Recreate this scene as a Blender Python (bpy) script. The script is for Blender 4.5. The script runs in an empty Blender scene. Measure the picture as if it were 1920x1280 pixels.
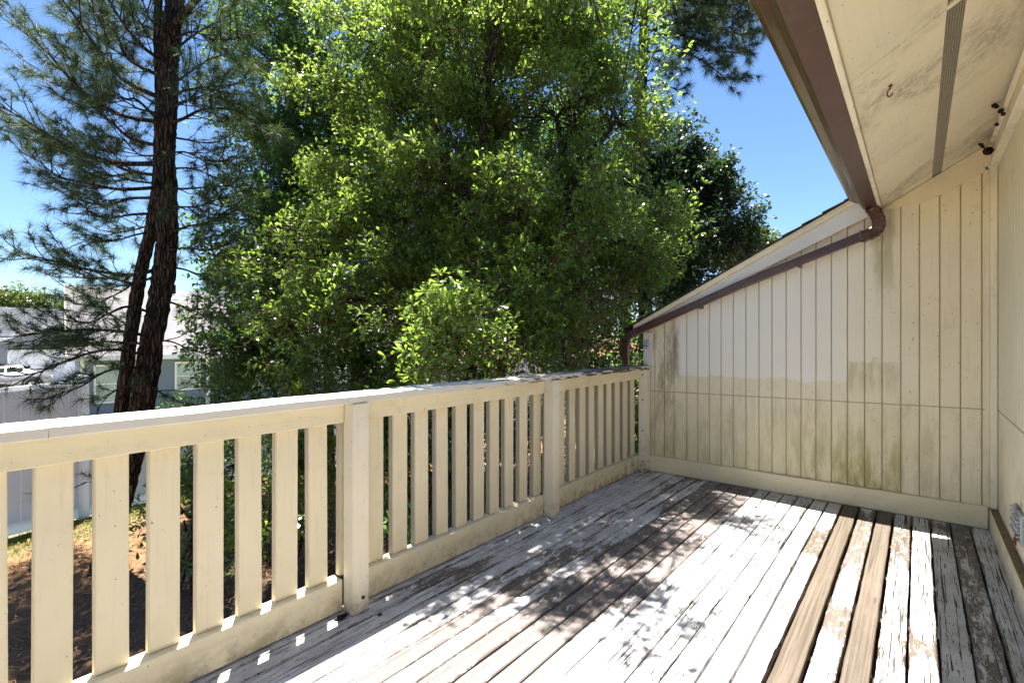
import bpy, bmesh, math, random
import numpy as np
from mathutils import Vector, Matrix

R = math.radians
scene = bpy.context.scene
C = scene.collection

# ------------------------------------------------------------------ camera
CAMZ, FPX, CXP, CYP, YAW = 1.3, 939.0, 960.0, 634.0, R(39.0)
cam_d = bpy.data.cameras.new('camera')
cam = bpy.data.objects.new('camera', cam_d)
C.objects.link(cam)
cam.location = (0, 0, CAMZ)
cam.rotation_euler = (R(90), 0, YAW - R(90))
cam_d.sensor_width = 36.0
cam_d.lens = 36.0 * FPX / 1920.0
cam_d.shift_y = -(640 - CYP) / 1920.0
cam_d.clip_start = 0.05
cam_d.clip_end = 2000
scene.camera = cam

# ------------------------------------------------------------------ sky, sun, exposure
SUN_TO = Vector((0.115, 0.200, 1.0)).normalized()
world = bpy.data.worlds.new('World')
scene.world = world
world.use_nodes = True
wn = world.node_tree
wn.nodes.clear()
sky = wn.nodes.new('ShaderNodeTexSky')
sky.sky_type = 'NISHITA'
sky.sun_disc = False
sky.sun_elevation = math.asin(SUN_TO.z)
sky.sun_rotation = math.atan2(SUN_TO.x, SUN_TO.y)
sky.altitude = 0
sky.air_density = 1.0
sky.dust_density = 0.0
sky.ozone_density = 8.0
bg = wn.nodes.new('ShaderNodeBackground')
bg.inputs['Strength'].default_value = 0.038
wo = wn.nodes.new('ShaderNodeOutputWorld')
wn.links.new(sky.outputs[0], bg.inputs[0])
wn.links.new(bg.outputs[0], wo.inputs[0])

sun_d = bpy.data.lights.new('sun', 'SUN')
sun_d.energy = 4.0
sun_d.angle = R(0.53)
sun_d.color = (1.0, 0.965, 0.915)
sun = bpy.data.objects.new('sun', sun_d)
C.objects.link(sun)
sun.location = (1, 2, 20)
sun.rotation_euler = SUN_TO.to_track_quat('Z', 'Y').to_euler()

scene.view_settings.view_transform = 'Standard'
scene.view_settings.look = 'None'
scene.view_settings.gamma = 1.0
scene.view_settings.exposure = 2.58
scene.view_settings.use_curve_mapping = False
scene.cycles.max_bounces = 10
scene.cycles.diffuse_bounces = 6
scene.cycles.transmission_bounces = 6
scene.cycles.transparent_max_bounces = 8
scene.cycles.sample_clamp_indirect = 6.0

rng = np.random.default_rng(7)
random.seed(7)

# ------------------------------------------------------------------ survey helpers (turn measured sight lines into places)
FWD = (math.cos(YAW), math.sin(YAW)); RGT = (math.sin(YAW), -math.cos(YAW))
def ray(x, y):
    l = (x - CXP) / FPX
    return (FWD[0] + l*RGT[0], FWD[1] + l*RGT[1], -(y - CYP) / FPX)
def at(x, y, dep):
    d = ray(x, y); return Vector((dep*d[0], dep*d[1], CAMZ + dep*d[2]))
def onx(x, y, X):
    d = ray(x, y); t = X/d[0]; return Vector((X, t*d[1], CAMZ + t*d[2]))
def ony(x, y, Y):
    d = ray(x, y); t = Y/d[1]; return Vector((t*d[0], Y, CAMZ + t*d[2]))

# ------------------------------------------------------------------ object helpers
WLOC = {}
def tag(o, label=None, cat=None, group=None, kind=None):
    if label: o['label'] = label
    if cat: o['category'] = cat
    if group: o['group'] = group
    if kind: o['kind'] = kind
    return o
def thing(name, loc, label, cat, group=None):
    o = bpy.data.objects.new(name, None); C.objects.link(o)
    o.location = loc; o.empty_display_size = 0.1
    WLOC[o] = Vector(loc)
    return tag(o, label, cat, group)
def place(o, parent, world):
    world = Vector(world)
    if parent is not None:
        o.parent = parent
        o.location = world - WLOC[parent]
    else:
        o.location = world
    WLOC[o] = world
def link_mesh(name, me, mat, parent, world, kind=None):
    o = bpy.data.objects.new(name, me); C.objects.link(o)
    if mat and not me.materials: me.materials.append(mat)
    place(o, parent, world)
    if kind: o['kind'] = kind
    return o
def part(name, bm, mat, parent=None, kind=None, smooth=False, origin=None, mats=None):
    """link a bmesh given in world coordinates as ONE mesh object"""
    vs = [v.co for v in bm.verts]
    if origin is None:
        lo = [min(v[i] for v in vs) for i in range(3)]; hi = [max(v[i] for v in vs) for i in range(3)]
        origin = Vector(((lo[0]+hi[0])/2, (lo[1]+hi[1])/2, lo[2]))
    origin = Vector(origin)
    bmesh.ops.translate(bm, verts=bm.verts, vec=-origin)
    bmesh.ops.recalc_face_normals(bm, faces=bm.faces)
    me = bpy.data.meshes.new(name)
    bm.to_mesh(me); bm.free()
    if mats:
        for m in mats: me.materials.append(m)
    if smooth:
        me.polygons.foreach_set('use_smooth', [True]*len(me.polygons))
    return link_mesh(name, me, mat if not mats else None, parent, origin, kind)
def np_part(name, V, F3, mat, parent, kind=None, smooth=False, origin=None):
    """fast triangle mesh from numpy, world coordinates"""
    V = np.asarray(V, dtype=np.float64)
    if origin is None:
        origin = WLOC[parent] if parent is not None else Vector((0, 0, 0))
    V = V - np.array(origin)
    me = bpy.data.meshes.new(name)
    nf = len(F3)
    me.vertices.add(len(V)); me.vertices.foreach_set('co', V.astype(np.float32).ravel())
    me.loops.add(nf*3); me.loops.foreach_set('vertex_index', np.asarray(F3, dtype=np.int32).ravel())
    me.polygons.add(nf)
    me.polygons.foreach_set('loop_start', np.arange(0, nf*3, 3, dtype=np.int32))
    me.polygons.foreach_set('loop_total', np.full(nf, 3, dtype=np.int32))
    if smooth: me.polygons.foreach_set('use_smooth', np.ones(nf, dtype=bool))
    me.update(calc_edges=True)
    return link_mesh(name, me, mat, parent, origin, kind)

def add_box(bm, x0, x1, y0, y1, z0, z1, bev=0.0, seg=1):
    ps = [(x0,y0,z0),(x1,y0,z0),(x1,y1,z0),(x0,y1,z0),(x0,y0,z1),(x1,y0,z1),(x1,y1,z1),(x0,y1,z1)]
    v = [bm.verts.new(p) for p in ps]
    fs = [bm.faces.new([v[i] for i in q]) for q in ((3,2,1,0),(4,5,6,7),(0,1,5,4),(1,2,6,5),(2,3,7,6),(3,0,4,7))]
    if bev > 0:
        es = list({e for f in fs for e in f.edges})
        bmesh.ops.bevel(bm, geom=es, offset=bev, segments=seg, affect='EDGES', clamp_overlap=True)
def box(*a, **k):
    bm = bmesh.new(); add_box(bm, *a, **k); return bm
def prism(poly, axis, a0, a1, bev=0.0):
    """extrude a 2-D polygon (in the two other axes, in order) along axis from a0 to a1"""
    bm = bmesh.new()
    def mk(p, a):
        return {'x': (a, p[0], p[1]), 'y': (p[0], a, p[1]), 'z': (p[0], p[1], a)}[axis]
    A = [bm.verts.new(mk(p, a0)) for p in poly]; B = [bm.verts.new(mk(p, a1)) for p in poly]
    n = len(poly)
    fs = [bm.faces.new(A), bm.faces.new(list(reversed(B)))]
    for i in range(n):
        fs.append(bm.faces.new([A[i], B[i], B[(i+1) % n], A[(i+1) % n]]))
    bmesh.ops.recalc_face_normals(bm, faces=bm.faces)
    if bev > 0:
        bmesh.ops.bevel(bm, geom=list(bm.edges), offset=bev, segments=1, affect='EDGES', clamp_overlap=True)
    return bm
def frames_along(pts):
    out = []
    n = len(pts)
    for i in range(n):
        d = (pts[min(i+1, n-1)] - pts[max(i-1, 0)]).normalized()
        ref = Vector((0, 0, 1)) if abs(d.z) < 0.9 else Vector((1, 0, 0))
        u = d.cross(ref).normalized(); w = u.cross(d).normalized()
        out.append((d, u, w))
    return out
def add_tube(bm, pts, rad, sides=8, caps=True):
    pts = [Vector(p) for p in pts]
    if not hasattr(rad, '__len__'): rad = [rad]*len(pts)
    rings = []
    prev = None
    for (p, (d, u, w), r) in zip(pts, frames_along(pts), rad):
        if prev is not None:
            u = (prev - d*prev.dot(d)).normalized(); w = u.cross(d).normalized()
        prev = u
        rings.append([bm.verts.new(p + r*(math.cos(2*math.pi*k/sides)*u + math.sin(2*math.pi*k/sides)*w)) for k in range(sides)])
    for a, b in zip(rings[:-1], rings[1:]):
        for k in range(sides):
            bm.faces.new([a[k], a[(k+1) % sides], b[(k+1) % sides], b[k]])
    if caps:
        bm.faces.new(list(reversed(rings[0]))); bm.faces.new(rings[-1])
def tube(*a, **k):
    bm = bmesh.new(); add_tube(bm, *a, **k); return bm
def add_disc_cyl(bm, c, axis, r, h, sides=16):
    a = Vector(axis).normalized(); c = Vector(c)
    add_tube(bm, [c, c + a*h], r, sides)

# ------------------------------------------------------------------ material helpers
class NT:
    def __init__(s, name, disp=False):
        s.m = bpy.data.materials.new(name); s.m.use_nodes = True
        s.t = s.m.node_tree; s.t.nodes.clear()
        s.out = s.t.nodes.new('ShaderNodeOutputMaterial')
    def n(s, typ, ins=None, out=0, **props):
        nd = s.t.nodes.new('ShaderNode' + typ)
        for k, v in props.items(): setattr(nd, k, v)
        for k, v in (ins or {}).items():
            sock = nd.inputs[k]
            if isinstance(v, bpy.types.NodeSocket): s.t.links.new(v, sock)
            elif v is not None:
                if isinstance(v, (tuple, list)) and len(v) == 3 and sock.type == 'RGBA': v = (*v, 1)
                sock.default_value = v
        return nd.outputs[out] if out is not None else nd
    def math(s, op, a, b=None, c=None, clamp=False):
        ins = {0: a}
        if b is not None: ins[1] = b
        if c is not None: ins[2] = c
        return s.n('Math', ins, operation=op, use_clamp=clamp)
    def pos(s):
        return s.n('NewGeometry', out='Position')
    def xyz(s, v=None):
        nd = s.n('SeparateXYZ', {0: v if v is not None else s.pos()}, out=None)
        return nd.outputs[0], nd.outputs[1], nd.outputs[2]
    def vec(s, x=0.0, y=0.0, z=0.0):
        return s.n('CombineXYZ', {0: x, 1: y, 2: z})
    def noise(s, v, scale=5, detail=4, rough=0.55, dist=0.0):
        return s.n('TexNoise', {'Vector': v, 'Scale': scale, 'Detail': detail, 'Roughness': rough, 'Distortion': dist})
    def sm(s, v, a, b, lo=0.0, hi=1.0):
        return s.n('MapRange', {'Value': v, 'From Min': a, 'From Max': b, 'To Min': lo, 'To Max': hi}, interpolation_type='SMOOTHSTEP')
    def lin(s, v, a, b, lo=0.0, hi=1.0):
        return s.n('MapRange', {'Value': v, 'From Min': a, 'From Max': b, 'To Min': lo, 'To Max': hi})
    def mix(s, f, a, b, mode='MIX'):
        nd = s.t.nodes.new('ShaderNodeMix'); nd.data_type = 'RGBA'; nd.blend_type = mode
        for i, v in ((0, f), (6, a), (7, b)):
            if isinstance(v, bpy.types.NodeSocket): s.t.links.new(v, nd.inputs[i])
            else:
                if isinstance(v, (tuple, list)) and len(v) == 3: v = (*v, 1)
                nd.inputs[i].default_value = v
        return nd.outputs[2]
    def attr(s, name):
        return s.n('Attribute', out=2, attribute_type='OBJECT', attribute_name=name)
    def bump(s, h, strength=0.3, dist=0.01):
        return s.n('Bump', {'Height': h, 'Strength': strength, 'Distance': dist})
    def pbr(s, col, rough=0.6, normal=None, spec=0.5, metal=0.0, **kw):
        ins = {'Base Color': col, 'Roughness': rough, 'Specular IOR Level': spec, 'Metallic': metal}
        if normal is not None: ins['Normal'] = normal
        ins.update(kw)
        return s.n('BsdfPrincipled', ins)
    def done(s, sh):
        s.t.links.new(sh, s.out.inputs['Surface']); return s.m

def simple(name, col, rough=0.6, spec=0.4, metal=0.0, var=0.12, scale=8, bump=0.0, bscale=60):
    n = NT(name)
    p = n.pos()
    f = n.noise(p, scale, 5, 0.6)
    c = n.mix(n.lin(f, 0.3, 0.7), tuple(x*(1-var) for x in col), tuple(min(1, x*(1+var)) for x in col))
    nm = n.bump(n.noise(p, bscale, 4, 0.6), bump, 0.004) if bump else None
    return n.done(n.pbr(c, rough, nm, spec, metal))

def cream(name, base, dirt=(0.22, 0.18, 0.10), amount=0.35, grain='z', stains=None, rough=0.55, knots=True):
    """weathered cream paint with grain relief, grime and small flecks"""
    n = NT(name)
    p = n.pos(); x, y, z = n.xyz(p)
    rnd = n.n('ObjectInfo', out='Random')
    big = n.noise(p, 1.7, 4, 0.6)
    col = n.mix(n.lin(big, 0.3, 0.7), tuple(c*0.93 for c in base), tuple(min(1, c*1.05) for c in base))
    col = n.mix(n.math('MULTIPLY', rnd, 0.12), col, tuple(c*0.7 for c in base))
    if grain == 'z':
        gv = n.vec(n.math('MULTIPLY', x, 60.0), n.math('MULTIPLY', y, 60.0), n.math('MULTIPLY', z, 4.0))
        gh = n.vec(n.math('MULTIPLY', x, 10.0), n.math('MULTIPLY', y, 10.0), n.math('MULTIPLY', z, 160.0))
    else:
        gv = n.vec(n.math('MULTIPLY', x, 4.0), n.math('MULTIPLY', y, 60.0), n.math('MULTIPLY', z, 60.0))
        gh = n.vec(n.math('MULTIPLY', x, 120.0), n.math('MULTIPLY', y, 10.0), n.math('MULTIPLY', z, 10.0))
    g1 = n.noise(gv, 1, 4, 0.6); g2 = n.noise(gh, 1, 3, 0.6)
    col = n.mix(n.math('MULTIPLY', n.sm(g1, 0.5, 0.8), 0.4), col, tuple(c*0.72 for c in base))
    dm = n.noise(p, 6.0, 6, 0.68, 0.4)
    dmask = n.math('MULTIPLY', n.sm(dm, 0.55, 0.75), amount)
    col = n.mix(dmask, col, dirt)
    fl = n.noise(p, 55.0, 2, 0.5)
    col = n.mix(n.math('MULTIPLY', n.sm(fl, 0.70, 0.76), 0.7), col, (0.10, 0.08, 0.06))
    chip = n.noise(p, 16.0, 7, 0.78, 0.6)
    chipm = n.sm(n.math('ADD', chip, n.math('MULTIPLY', n.math('SUBTRACT', g1, 0.5), 0.25)), 0.745, 0.755)
    col = n.mix(n.math('MULTIPLY', chipm, 0.8), col, (0.30, 0.24, 0.17))
    if stains: col = stains(n, col, x, y, z, p)
    h = n.math('ADD', n.math('MULTIPLY', g1, 0.6), n.math('MULTIPLY', g2, 0.5))
    nm = n.bump(h, 0.35, 0.003)
    return n.done(n.pbr(col, rough, nm, 0.35))

def end_wall_stains(n, col, x, y, z, p):
    wob = n.noise(p, 5.0, 4, 0.6); wob2 = n.noise(p, 22.0, 3, 0.6)
    w = n.math('ADD', n.math('MULTIPLY', n.math('SUBTRACT', wob, 0.5), 0.10), n.math('MULTIPLY', n.math('SUBTRACT', wob2, 0.5), 0.035))
    zz = n.math('ADD', z, w)
    yy = n.math('ADD', y, n.math('MULTIPLY', w, 0.6))
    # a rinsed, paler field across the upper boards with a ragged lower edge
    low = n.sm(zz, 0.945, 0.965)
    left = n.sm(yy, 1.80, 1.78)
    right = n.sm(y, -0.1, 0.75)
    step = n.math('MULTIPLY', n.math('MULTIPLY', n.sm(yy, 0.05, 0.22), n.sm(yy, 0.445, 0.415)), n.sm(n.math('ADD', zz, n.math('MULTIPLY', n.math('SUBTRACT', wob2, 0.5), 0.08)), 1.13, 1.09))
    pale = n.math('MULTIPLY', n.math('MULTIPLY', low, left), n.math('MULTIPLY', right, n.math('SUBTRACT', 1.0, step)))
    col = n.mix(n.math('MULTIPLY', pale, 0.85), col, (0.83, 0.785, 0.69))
    # grey-brown mildew left on the three outer boards
    streak = n.noise(n.vec(n.math('MULTIPLY', x, 9.0), n.math('MULTIPLY', y, 14.0), n.math('MULTIPLY', z, 3.2)), 1, 6, 0.65)
    mil = n.math('MULTIPLY', n.sm(yy, 1.74, 1.80), n.sm(z, 1.75, 1.2))
    mil = n.math('MULTIPLY', mil, n.sm(streak, 0.42, 0.68))
    mil = n.math('MULTIPLY', mil, n.sm(z, 0.3, 0.9, 0.35, 1.0))
    col = n.mix(n.math('MULTIPLY', mil, 0.75), col, (0.20, 0.15, 0.09))
    # green algae low on the boards
    al = n.math('MULTIPLY', n.sm(streak, 0.34, 0.62), n.sm(z, 0.80, 0.22))
    yc = n.math('SUBTRACT', 1.0, n.math('MULTIPLY', n.math('ABSOLUTE', n.math('SUBTRACT', y, 0.32)), 1.5), clamp=True)
    al = n.math('MULTIPLY', al, n.math('ADD', n.math('MULTIPLY', yc, 1.1), 0.12), clamp=True)
    al = n.math('MULTIPLY', al, n.sm(y, 0.075, 0.105, 0.35, 1.0))
    col = n.mix(n.math('MULTIPLY', al, 0.9), col, (0.33, 0.30, 0.07))
    tint = n.math('MULTIPLY', n.math('MULTIPLY', n.sm(z, 0.95, 0.35), n.sm(y, -0.35, 0.3)), n.sm(n.noise(p, 3.0, 4), 0.3, 0.65))
    col = n.mix(n.math('MULTIPLY', tint, 0.35), col, (0.55, 0.49, 0.24))
    # soft dinge below the joint, and the algae run beneath the pipe bend
    di = n.math('MULTIPLY', n.sm(streak, 0.45, 0.7), n.sm(z, 0.86, 0.78))
    col = n.mix(n.math('MULTIPLY', di, 0.30), col, (0.34, 0.27, 0.16))
    run = n.math('MULTIPLY', n.math('MULTIPLY', n.sm(yy, 0.10, 0.16), n.sm(yy, 0.33, 0.22)), n.math('MULTIPLY', n.sm(z, 1.45, 1.95), n.sm(streak, 0.35, 0.6)))
    col = n.mix(n.math('MULTIPLY', run, 0.6), col, (0.28, 0.27, 0.13))
    tan = n.math('MULTIPLY', n.math('MULTIPLY', step, n.math('MULTIPLY', n.sm(z, 0.82, 1.0), n.sm(streak, 0.3, 0.6))), 0.6)
    col = n.mix(tan, col, (0.40, 0.35, 0.18))
    return col

def soffit_stains(n, col, x, y, z, p):
    a = n.noise(p, 2.6, 6, 0.66, 0.6); b = n.noise(p, 30.0, 4, 0.7)
    nearhook = n.sm(n.n('VectorMath', {0: p, 1: (2.75, 0.03, 2.38)}, out=1, operation='DISTANCE'), 0.7, 0.1)
    corner = n.sm(x, 3.2, 4.7)
    m = n.math('MULTIPLY', n.sm(a, 0.42, 0.68), n.math('ADD', n.math('MULTIPLY', nearhook, 0.75), n.math('ADD', n.math('MULTIPLY', corner, 0.55), 0.16)), clamp=True)
    m = n.math('MULTIPLY', m, n.sm(b, 0.30, 0.62))
    return n.mix(m, col, (0.20, 0.15, 0.11))

def side_stains(n, col, x, y, z, p):
    a = n.noise(p, 3.0, 5, 0.62)
    m = n.math('MULTIPLY', n.sm(a, 0.4, 0.7), n.sm(z, 1.0, 0.1))
    return n.mix(n.math('MULTIPLY', m, 0.5), col, (0.38, 0.34, 0.15))

def rail_stains(n, col, x, y, z, p):
    a = n.noise(p, 14.0, 5, 0.7)
    m = n.math('MULTIPLY', n.sm(a, 0.40, 0.66), n.sm(z, 0.16, 0.0))
    m2 = n.math('MULTIPLY', n.sm(a, 0.45, 0.72), n.math('MULTIPLY', n.sm(z, 0.82, 0.90), n.sm(z, 0.96, 0.91)))
    far = n.math('MULTIPLY', n.sm(x, 3.0, 4.6), n.math('MULTIPLY', n.sm(a, 0.42, 0.68), n.sm(z, 0.55, 0.12)))
    m = n.math('ADD', m, n.math('ADD', n.math('MULTIPLY', m2, 0.25), n.math('MULTIPLY', far, 0.7)), clamp=True)
    return n.mix(n.math('MULTIPLY', m, 0.65), col, (0.27, 0.20, 0.09))

CREAM = (0.775, 0.69, 0.485)
M = {}
M['wall'] = cream('wall_cream_paint', (0.79, 0.695, 0.49), amount=0.15, stains=end_wall_stains)
M['wall_back'] = simple('wall_groove_paint', (0.50, 0.41, 0.24), 0.8, 0.2)
M['side'] = cream('side_wall_cream_paint', (0.79, 0.715, 0.53), amount=0.2, stains=side_stains)
M['soffit'] = cream('soffit_cream_paint', (0.80, 0.725, 0.545), amount=0.05, grain='x', stains=soffit_stains)
M['trim'] = cream('trim_cream_paint', (0.76, 0.67, 0.48), amount=0.25, grain='x', stains=rail_stains)
M['frieze'] = cream('frieze_cream_paint', (0.79, 0.69, 0.46), amount=0.22, grain='x')
M['rail'] = cream('railing_cream_paint', CREAM, amount=0.22, grain='x', stains=rail_stains)
def baluster_stains_and_shade(n, col, x, y, z, p):
    # shade on the slats' side faces painted in as grey, stronger towards the far end
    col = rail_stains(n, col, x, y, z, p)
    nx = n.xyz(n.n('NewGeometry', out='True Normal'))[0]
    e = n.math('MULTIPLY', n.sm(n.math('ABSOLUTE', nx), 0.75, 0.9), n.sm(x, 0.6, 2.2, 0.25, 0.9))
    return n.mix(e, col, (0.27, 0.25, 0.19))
M['baluster'] = cream('baluster_cream_paint', CREAM, amount=0.14, grain='z', stains=baluster_stains_and_shade)
M['post'] = cream('post_cream_paint', (0.77, 0.70, 0.55), amount=0.14, grain='z', stains=rail_stains)
M['rake'] = cream('rake_pale_paint', (0.72, 0.68, 0.60), amount=0.15, grain='x')

def cap_mat():
    n = NT('handrail_weathered_white_paint')
    p = n.pos(); x, y, z = n.xyz(p)
    v = n.vec(n.math('MULTIPLY', x, 5.0), n.math('MULTIPLY', y, 45.0), n.math('MULTIPLY', z, 45.0))
    g = n.noise(v, 1, 6, 0.65)
    col = n.mix(n.lin(n.noise(p, 3, 4), 0.3, 0.7), (0.62, 0.585, 0.50), (0.70, 0.67, 0.60))
    far = n.sm(x, 1.4, 3.2, 0.0, 0.22)
    crack = n.sm(n.math('ADD', g, far), 0.70, 0.73)
    col = n.mix(crack, col, (0.09, 0.07, 0.05))
    nm = n.bump(n.math('SUBTRACT', g, crack), 0.4, 0.004)
    return n.done(n.pbr(col, 0.6, nm, 0.3))
M['cap'] = cap_mat()

def deck_mat():
    n = NT('deck_peeling_white_paint')
    p = n.pos(); x, y, z = n.xyz(p)
    rnd = n.n('ObjectInfo', out='Random')
    off = n.math('MULTIPLY', rnd, 53.0)
    xo = n.math('ADD', x, off)
    def sv(sx, sy): return n.vec(n.math('MULTIPLY', xo, sx), n.math('MULTIPLY', y, sy), n.math('MULTIPLY', z, 20.0))
    n1 = n.noise(sv(2.2, 16.0), 1, 7, 0.66, 0.3)
    n2 = n.noise(sv(12.0, 34.0), 1, 8, 0.80, 0.8)
    m = n.math('ADD', n.math('MULTIPLY', n1, 0.48), n.math('MULTIPLY', n2, 0.52))
    peel = n.attr('peel')
    for i in ('a', 'b', 'c'):
        d = n.math('ABSOLUTE', n.math('SUBTRACT', x, n.attr('patch_%s_at' % i)))
        hw = n.attr('patch_%s_half' % i)
        b = n.sm(n.math('DIVIDE', d, n.math('MAXIMUM', hw, 0.001)), 1.9, 0.1)
        peel = n.math('ADD', peel, n.math('MULTIPLY', b, n.attr('patch_%s_gain' % i)), clamp=True)
    thr = n.lin(n.math('ADD', peel, n.math('MULTIPLY', n.sm(n.noise(p, 0.9, 3, 0.6), 0.40, 0.66), 0.07)), 0.0, 1.0, 0.79, 0.27)
    oy = n.xyz(n.n('TexCoord', out='Object'))[1]
    edge = n.math('MULTIPLY', n.sm(n.math('ABSOLUTE', oy), 0.030, 0.049), n.sm(n.noise(p, 2.2, 4, 0.6), 0.38, 0.62))
    thr = n.math('SUBTRACT', thr, n.math('MULTIPLY', edge, n.math('ADD', 0.06, n.math('MULTIPLY', n.attr('crack'), 0.10))))
    dm = n.math('SUBTRACT', m, thr)
    mask = n.sm(dm, -0.006, 0.006)
    rim = n.math('SUBTRACT', n.sm(dm, -0.022, -0.004), mask, clamp=True)
    # bare wood
    grain = n.noise(sv(0.9, 70.0), 1, 6, 0.7, 0.5)
    grain2 = n.noise(sv(2.5, 190.0), 1, 3, 0.6)
    tone = n.attr('tone')
    light = n.mix(tone, (0.124, 0.098, 0.068), (0.205, 0.178, 0.163))
    dark = n.mix(tone, (0.055, 0.040, 0.026), (0.105, 0.087, 0.078))
    wood = n.mix(n.lin(grain, 0.36, 0.62), dark, light)
    wood = n.mix(n.math('MULTIPLY', n.sm(grain2, 0.56, 0.72), 0.55), wood, (0.10, 0.065, 0.045))
    blotch = n.noise(sv(1.6, 9.0), 1, 5, 0.6)
    wood = n.mix(n.math('MULTIPLY', n.sm(blotch, 0.48, 0.72), 0.5), wood, (0.15, 0.11, 0.085))
    rest = n.math('MULTIPLY', n.sm(n2, 0.56, 0.60), n.sm(peel, 0.95, 0.75))
    rest = n.math('MULTIPLY', rest, 0.7)
    # paint
    grime = n.noise(p, 4.5, 5, 0.62)
    paint = n.mix(n.lin(grime, 0.3, 0.72), (0.66, 0.655, 0.655), (0.34, 0.325, 0.31))
    dirtn = n.noise(p, 70.0, 3, 0.6)
    paint = n.mix(n.math('MULTIPLY', n.sm(dirtn, 0.60, 0.70), 0.7), paint, (0.16, 0.145, 0.13))
    scuff = n.noise(sv(5.0, 30.0), 1, 7, 0.75)
    paint = n.mix(n.math('MULTIPLY', n.sm(scuff, 0.56, 0.68), 0.75), paint, (0.17, 0.16, 0.15))
    tanm = n.math('MULTIPLY', n.sm(n1, 0.50, 0.66), n.sm(x, 3.6, 4.5))
    paint = n.mix(n.math('MULTIPLY', tanm, 0.7), paint, (0.50, 0.36, 0.20))
    # long checks and short splits in the paint
    c1 = n.noise(sv(1.1, 95.0), 1, 3, 0.5)
    c2 = n.noise(sv(4.5, 120.0), 1, 3, 0.55)
    ck = n.attr('crack')
    cm = n.math('MAXIMUM', n.sm(n.math('ADD', c1, n.math('MULTIPLY', ck, 0.115)), 0.725, 0.74), n.sm(n.math('ADD', c2, n.math('MULTIPLY', ck, 0.145)), 0.745, 0.76))
    fleck = n.sm(n.math('ADD', n.noise(sv(22.0, 100.0), 1, 3, 0.6), n.math('MULTIPLY', ck, 0.075)), 0.715, 0.73)
    cm = n.math('MAXIMUM', cm, fleck)
    paint = n.mix(cm, paint, (0.050, 0.038, 0.030))
    col = n.mix(mask, paint, wood)
    col = n.mix(n.math('MULTIPLY', rest, mask), col, (0.66, 0.645, 0.63))
    col = n.mix(n.math('MULTIPLY', rim, 0.85), col, (0.13, 0.10, 0.075))
    kn = n.n('TexVoronoi', {'Vector': sv(1.6, 9.0), 'Scale': 1.0, 'Randomness': 1.0}, feature='F1')
    col = n.mix(n.math('MULTIPLY', n.sm(kn, 0.13, 0.09), n.math('MULTIPLY', mask, 0.8)), col, (0.07, 0.045, 0.03))
    h = n.math('ADD', n.math('MULTIPLY', n.math('SUBTRACT', 1.0, mask), 0.8), n.math('MULTIPLY', grain, n.math('MULTIPLY', mask, 0.9)))
    h = n.math('SUBTRACT', h, n.math('MULTIPLY', cm, 0.9))
    h = n.math('ADD', h, n.math('MULTIPLY', n.noise(sv(4.0, 60.0), 1, 4, 0.6), 0.25))
    nm = n.bump(h, 0.75, 0.004)
    return n.done(n.pbr(col, 0.62, nm, 0.3))
M['deck'] = deck_mat()
M['joist'] = simple('joist_dark_lumber', (0.10, 0.07, 0.045), 0.85, 0.2)
M['bare_wood'] = simple('bare_weathered_wood', (0.20, 0.145, 0.085), 0.85, 0.2, var=0.4, scale=30)

def brown_metal():
    n = NT('gutter_brown_enamel')
    p = n.pos(); x, y, z = n.xyz(p)
    col = n.mix(n.lin(n.noise(p, 6, 5), 0.3, 0.7), (0.060, 0.022, 0.016), (0.085, 0.034, 0.025))
    st = n.noise(n.vec(n.math('MULTIPLY', x, 3.0), n.math('MULTIPLY', y, 40.0), n.math('MULTIPLY', z, 40.0)), 1, 6, 0.7)
    moss = n.math('MULTIPLY', n.sm(y, 0.30, 0.325), n.math('MULTIPLY', n.sm(y, 0.46, 0.44), n.sm(st, 0.38, 0.6)))
    moss = n.math('MULTIPLY', moss, n.sm(z, 2.25, 2.258))
    col = n.mix(n.math('MULTIPLY', moss, 0.75), col, (0.095, 0.080, 0.030))
    sc = n.noise(n.vec(n.math('MULTIPLY', x, 45.0), n.math('MULTIPLY', y, 10.0), n.math('MULTIPLY', z, 14.0)), 1, 5, 0.7)
    worn = n.math('MULTIPLY', n.sm(sc, 0.55, 0.66), n.math('MULTIPLY', n.sm(x, 3.6, 4.4), n.sm(z, 2.2, 2.25)))
    col = n.mix(n.math('MULTIPLY', worn, 0.55), col, (0.32, 0.24, 0.18))
    sp = n.noise(p, 48.0, 2, 0.5)
    drop = n.math('MULTIPLY', n.sm(sp, 0.73, 0.77), n.sm(y, 0.8, 1.5))
    col = n.mix(drop, col, (0.6, 0.55, 0.5))
    dust = n.noise(p, 18.0, 4, 0.6)
    col = n.mix(n.math('MULTIPLY', n.sm(dust, 0.5, 0.75), 0.18), col, (0.25, 0.19, 0.14))
    return n.done(n.pbr(col, 0.34, None, 0.5))
M['brown'] = brown_metal()

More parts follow.
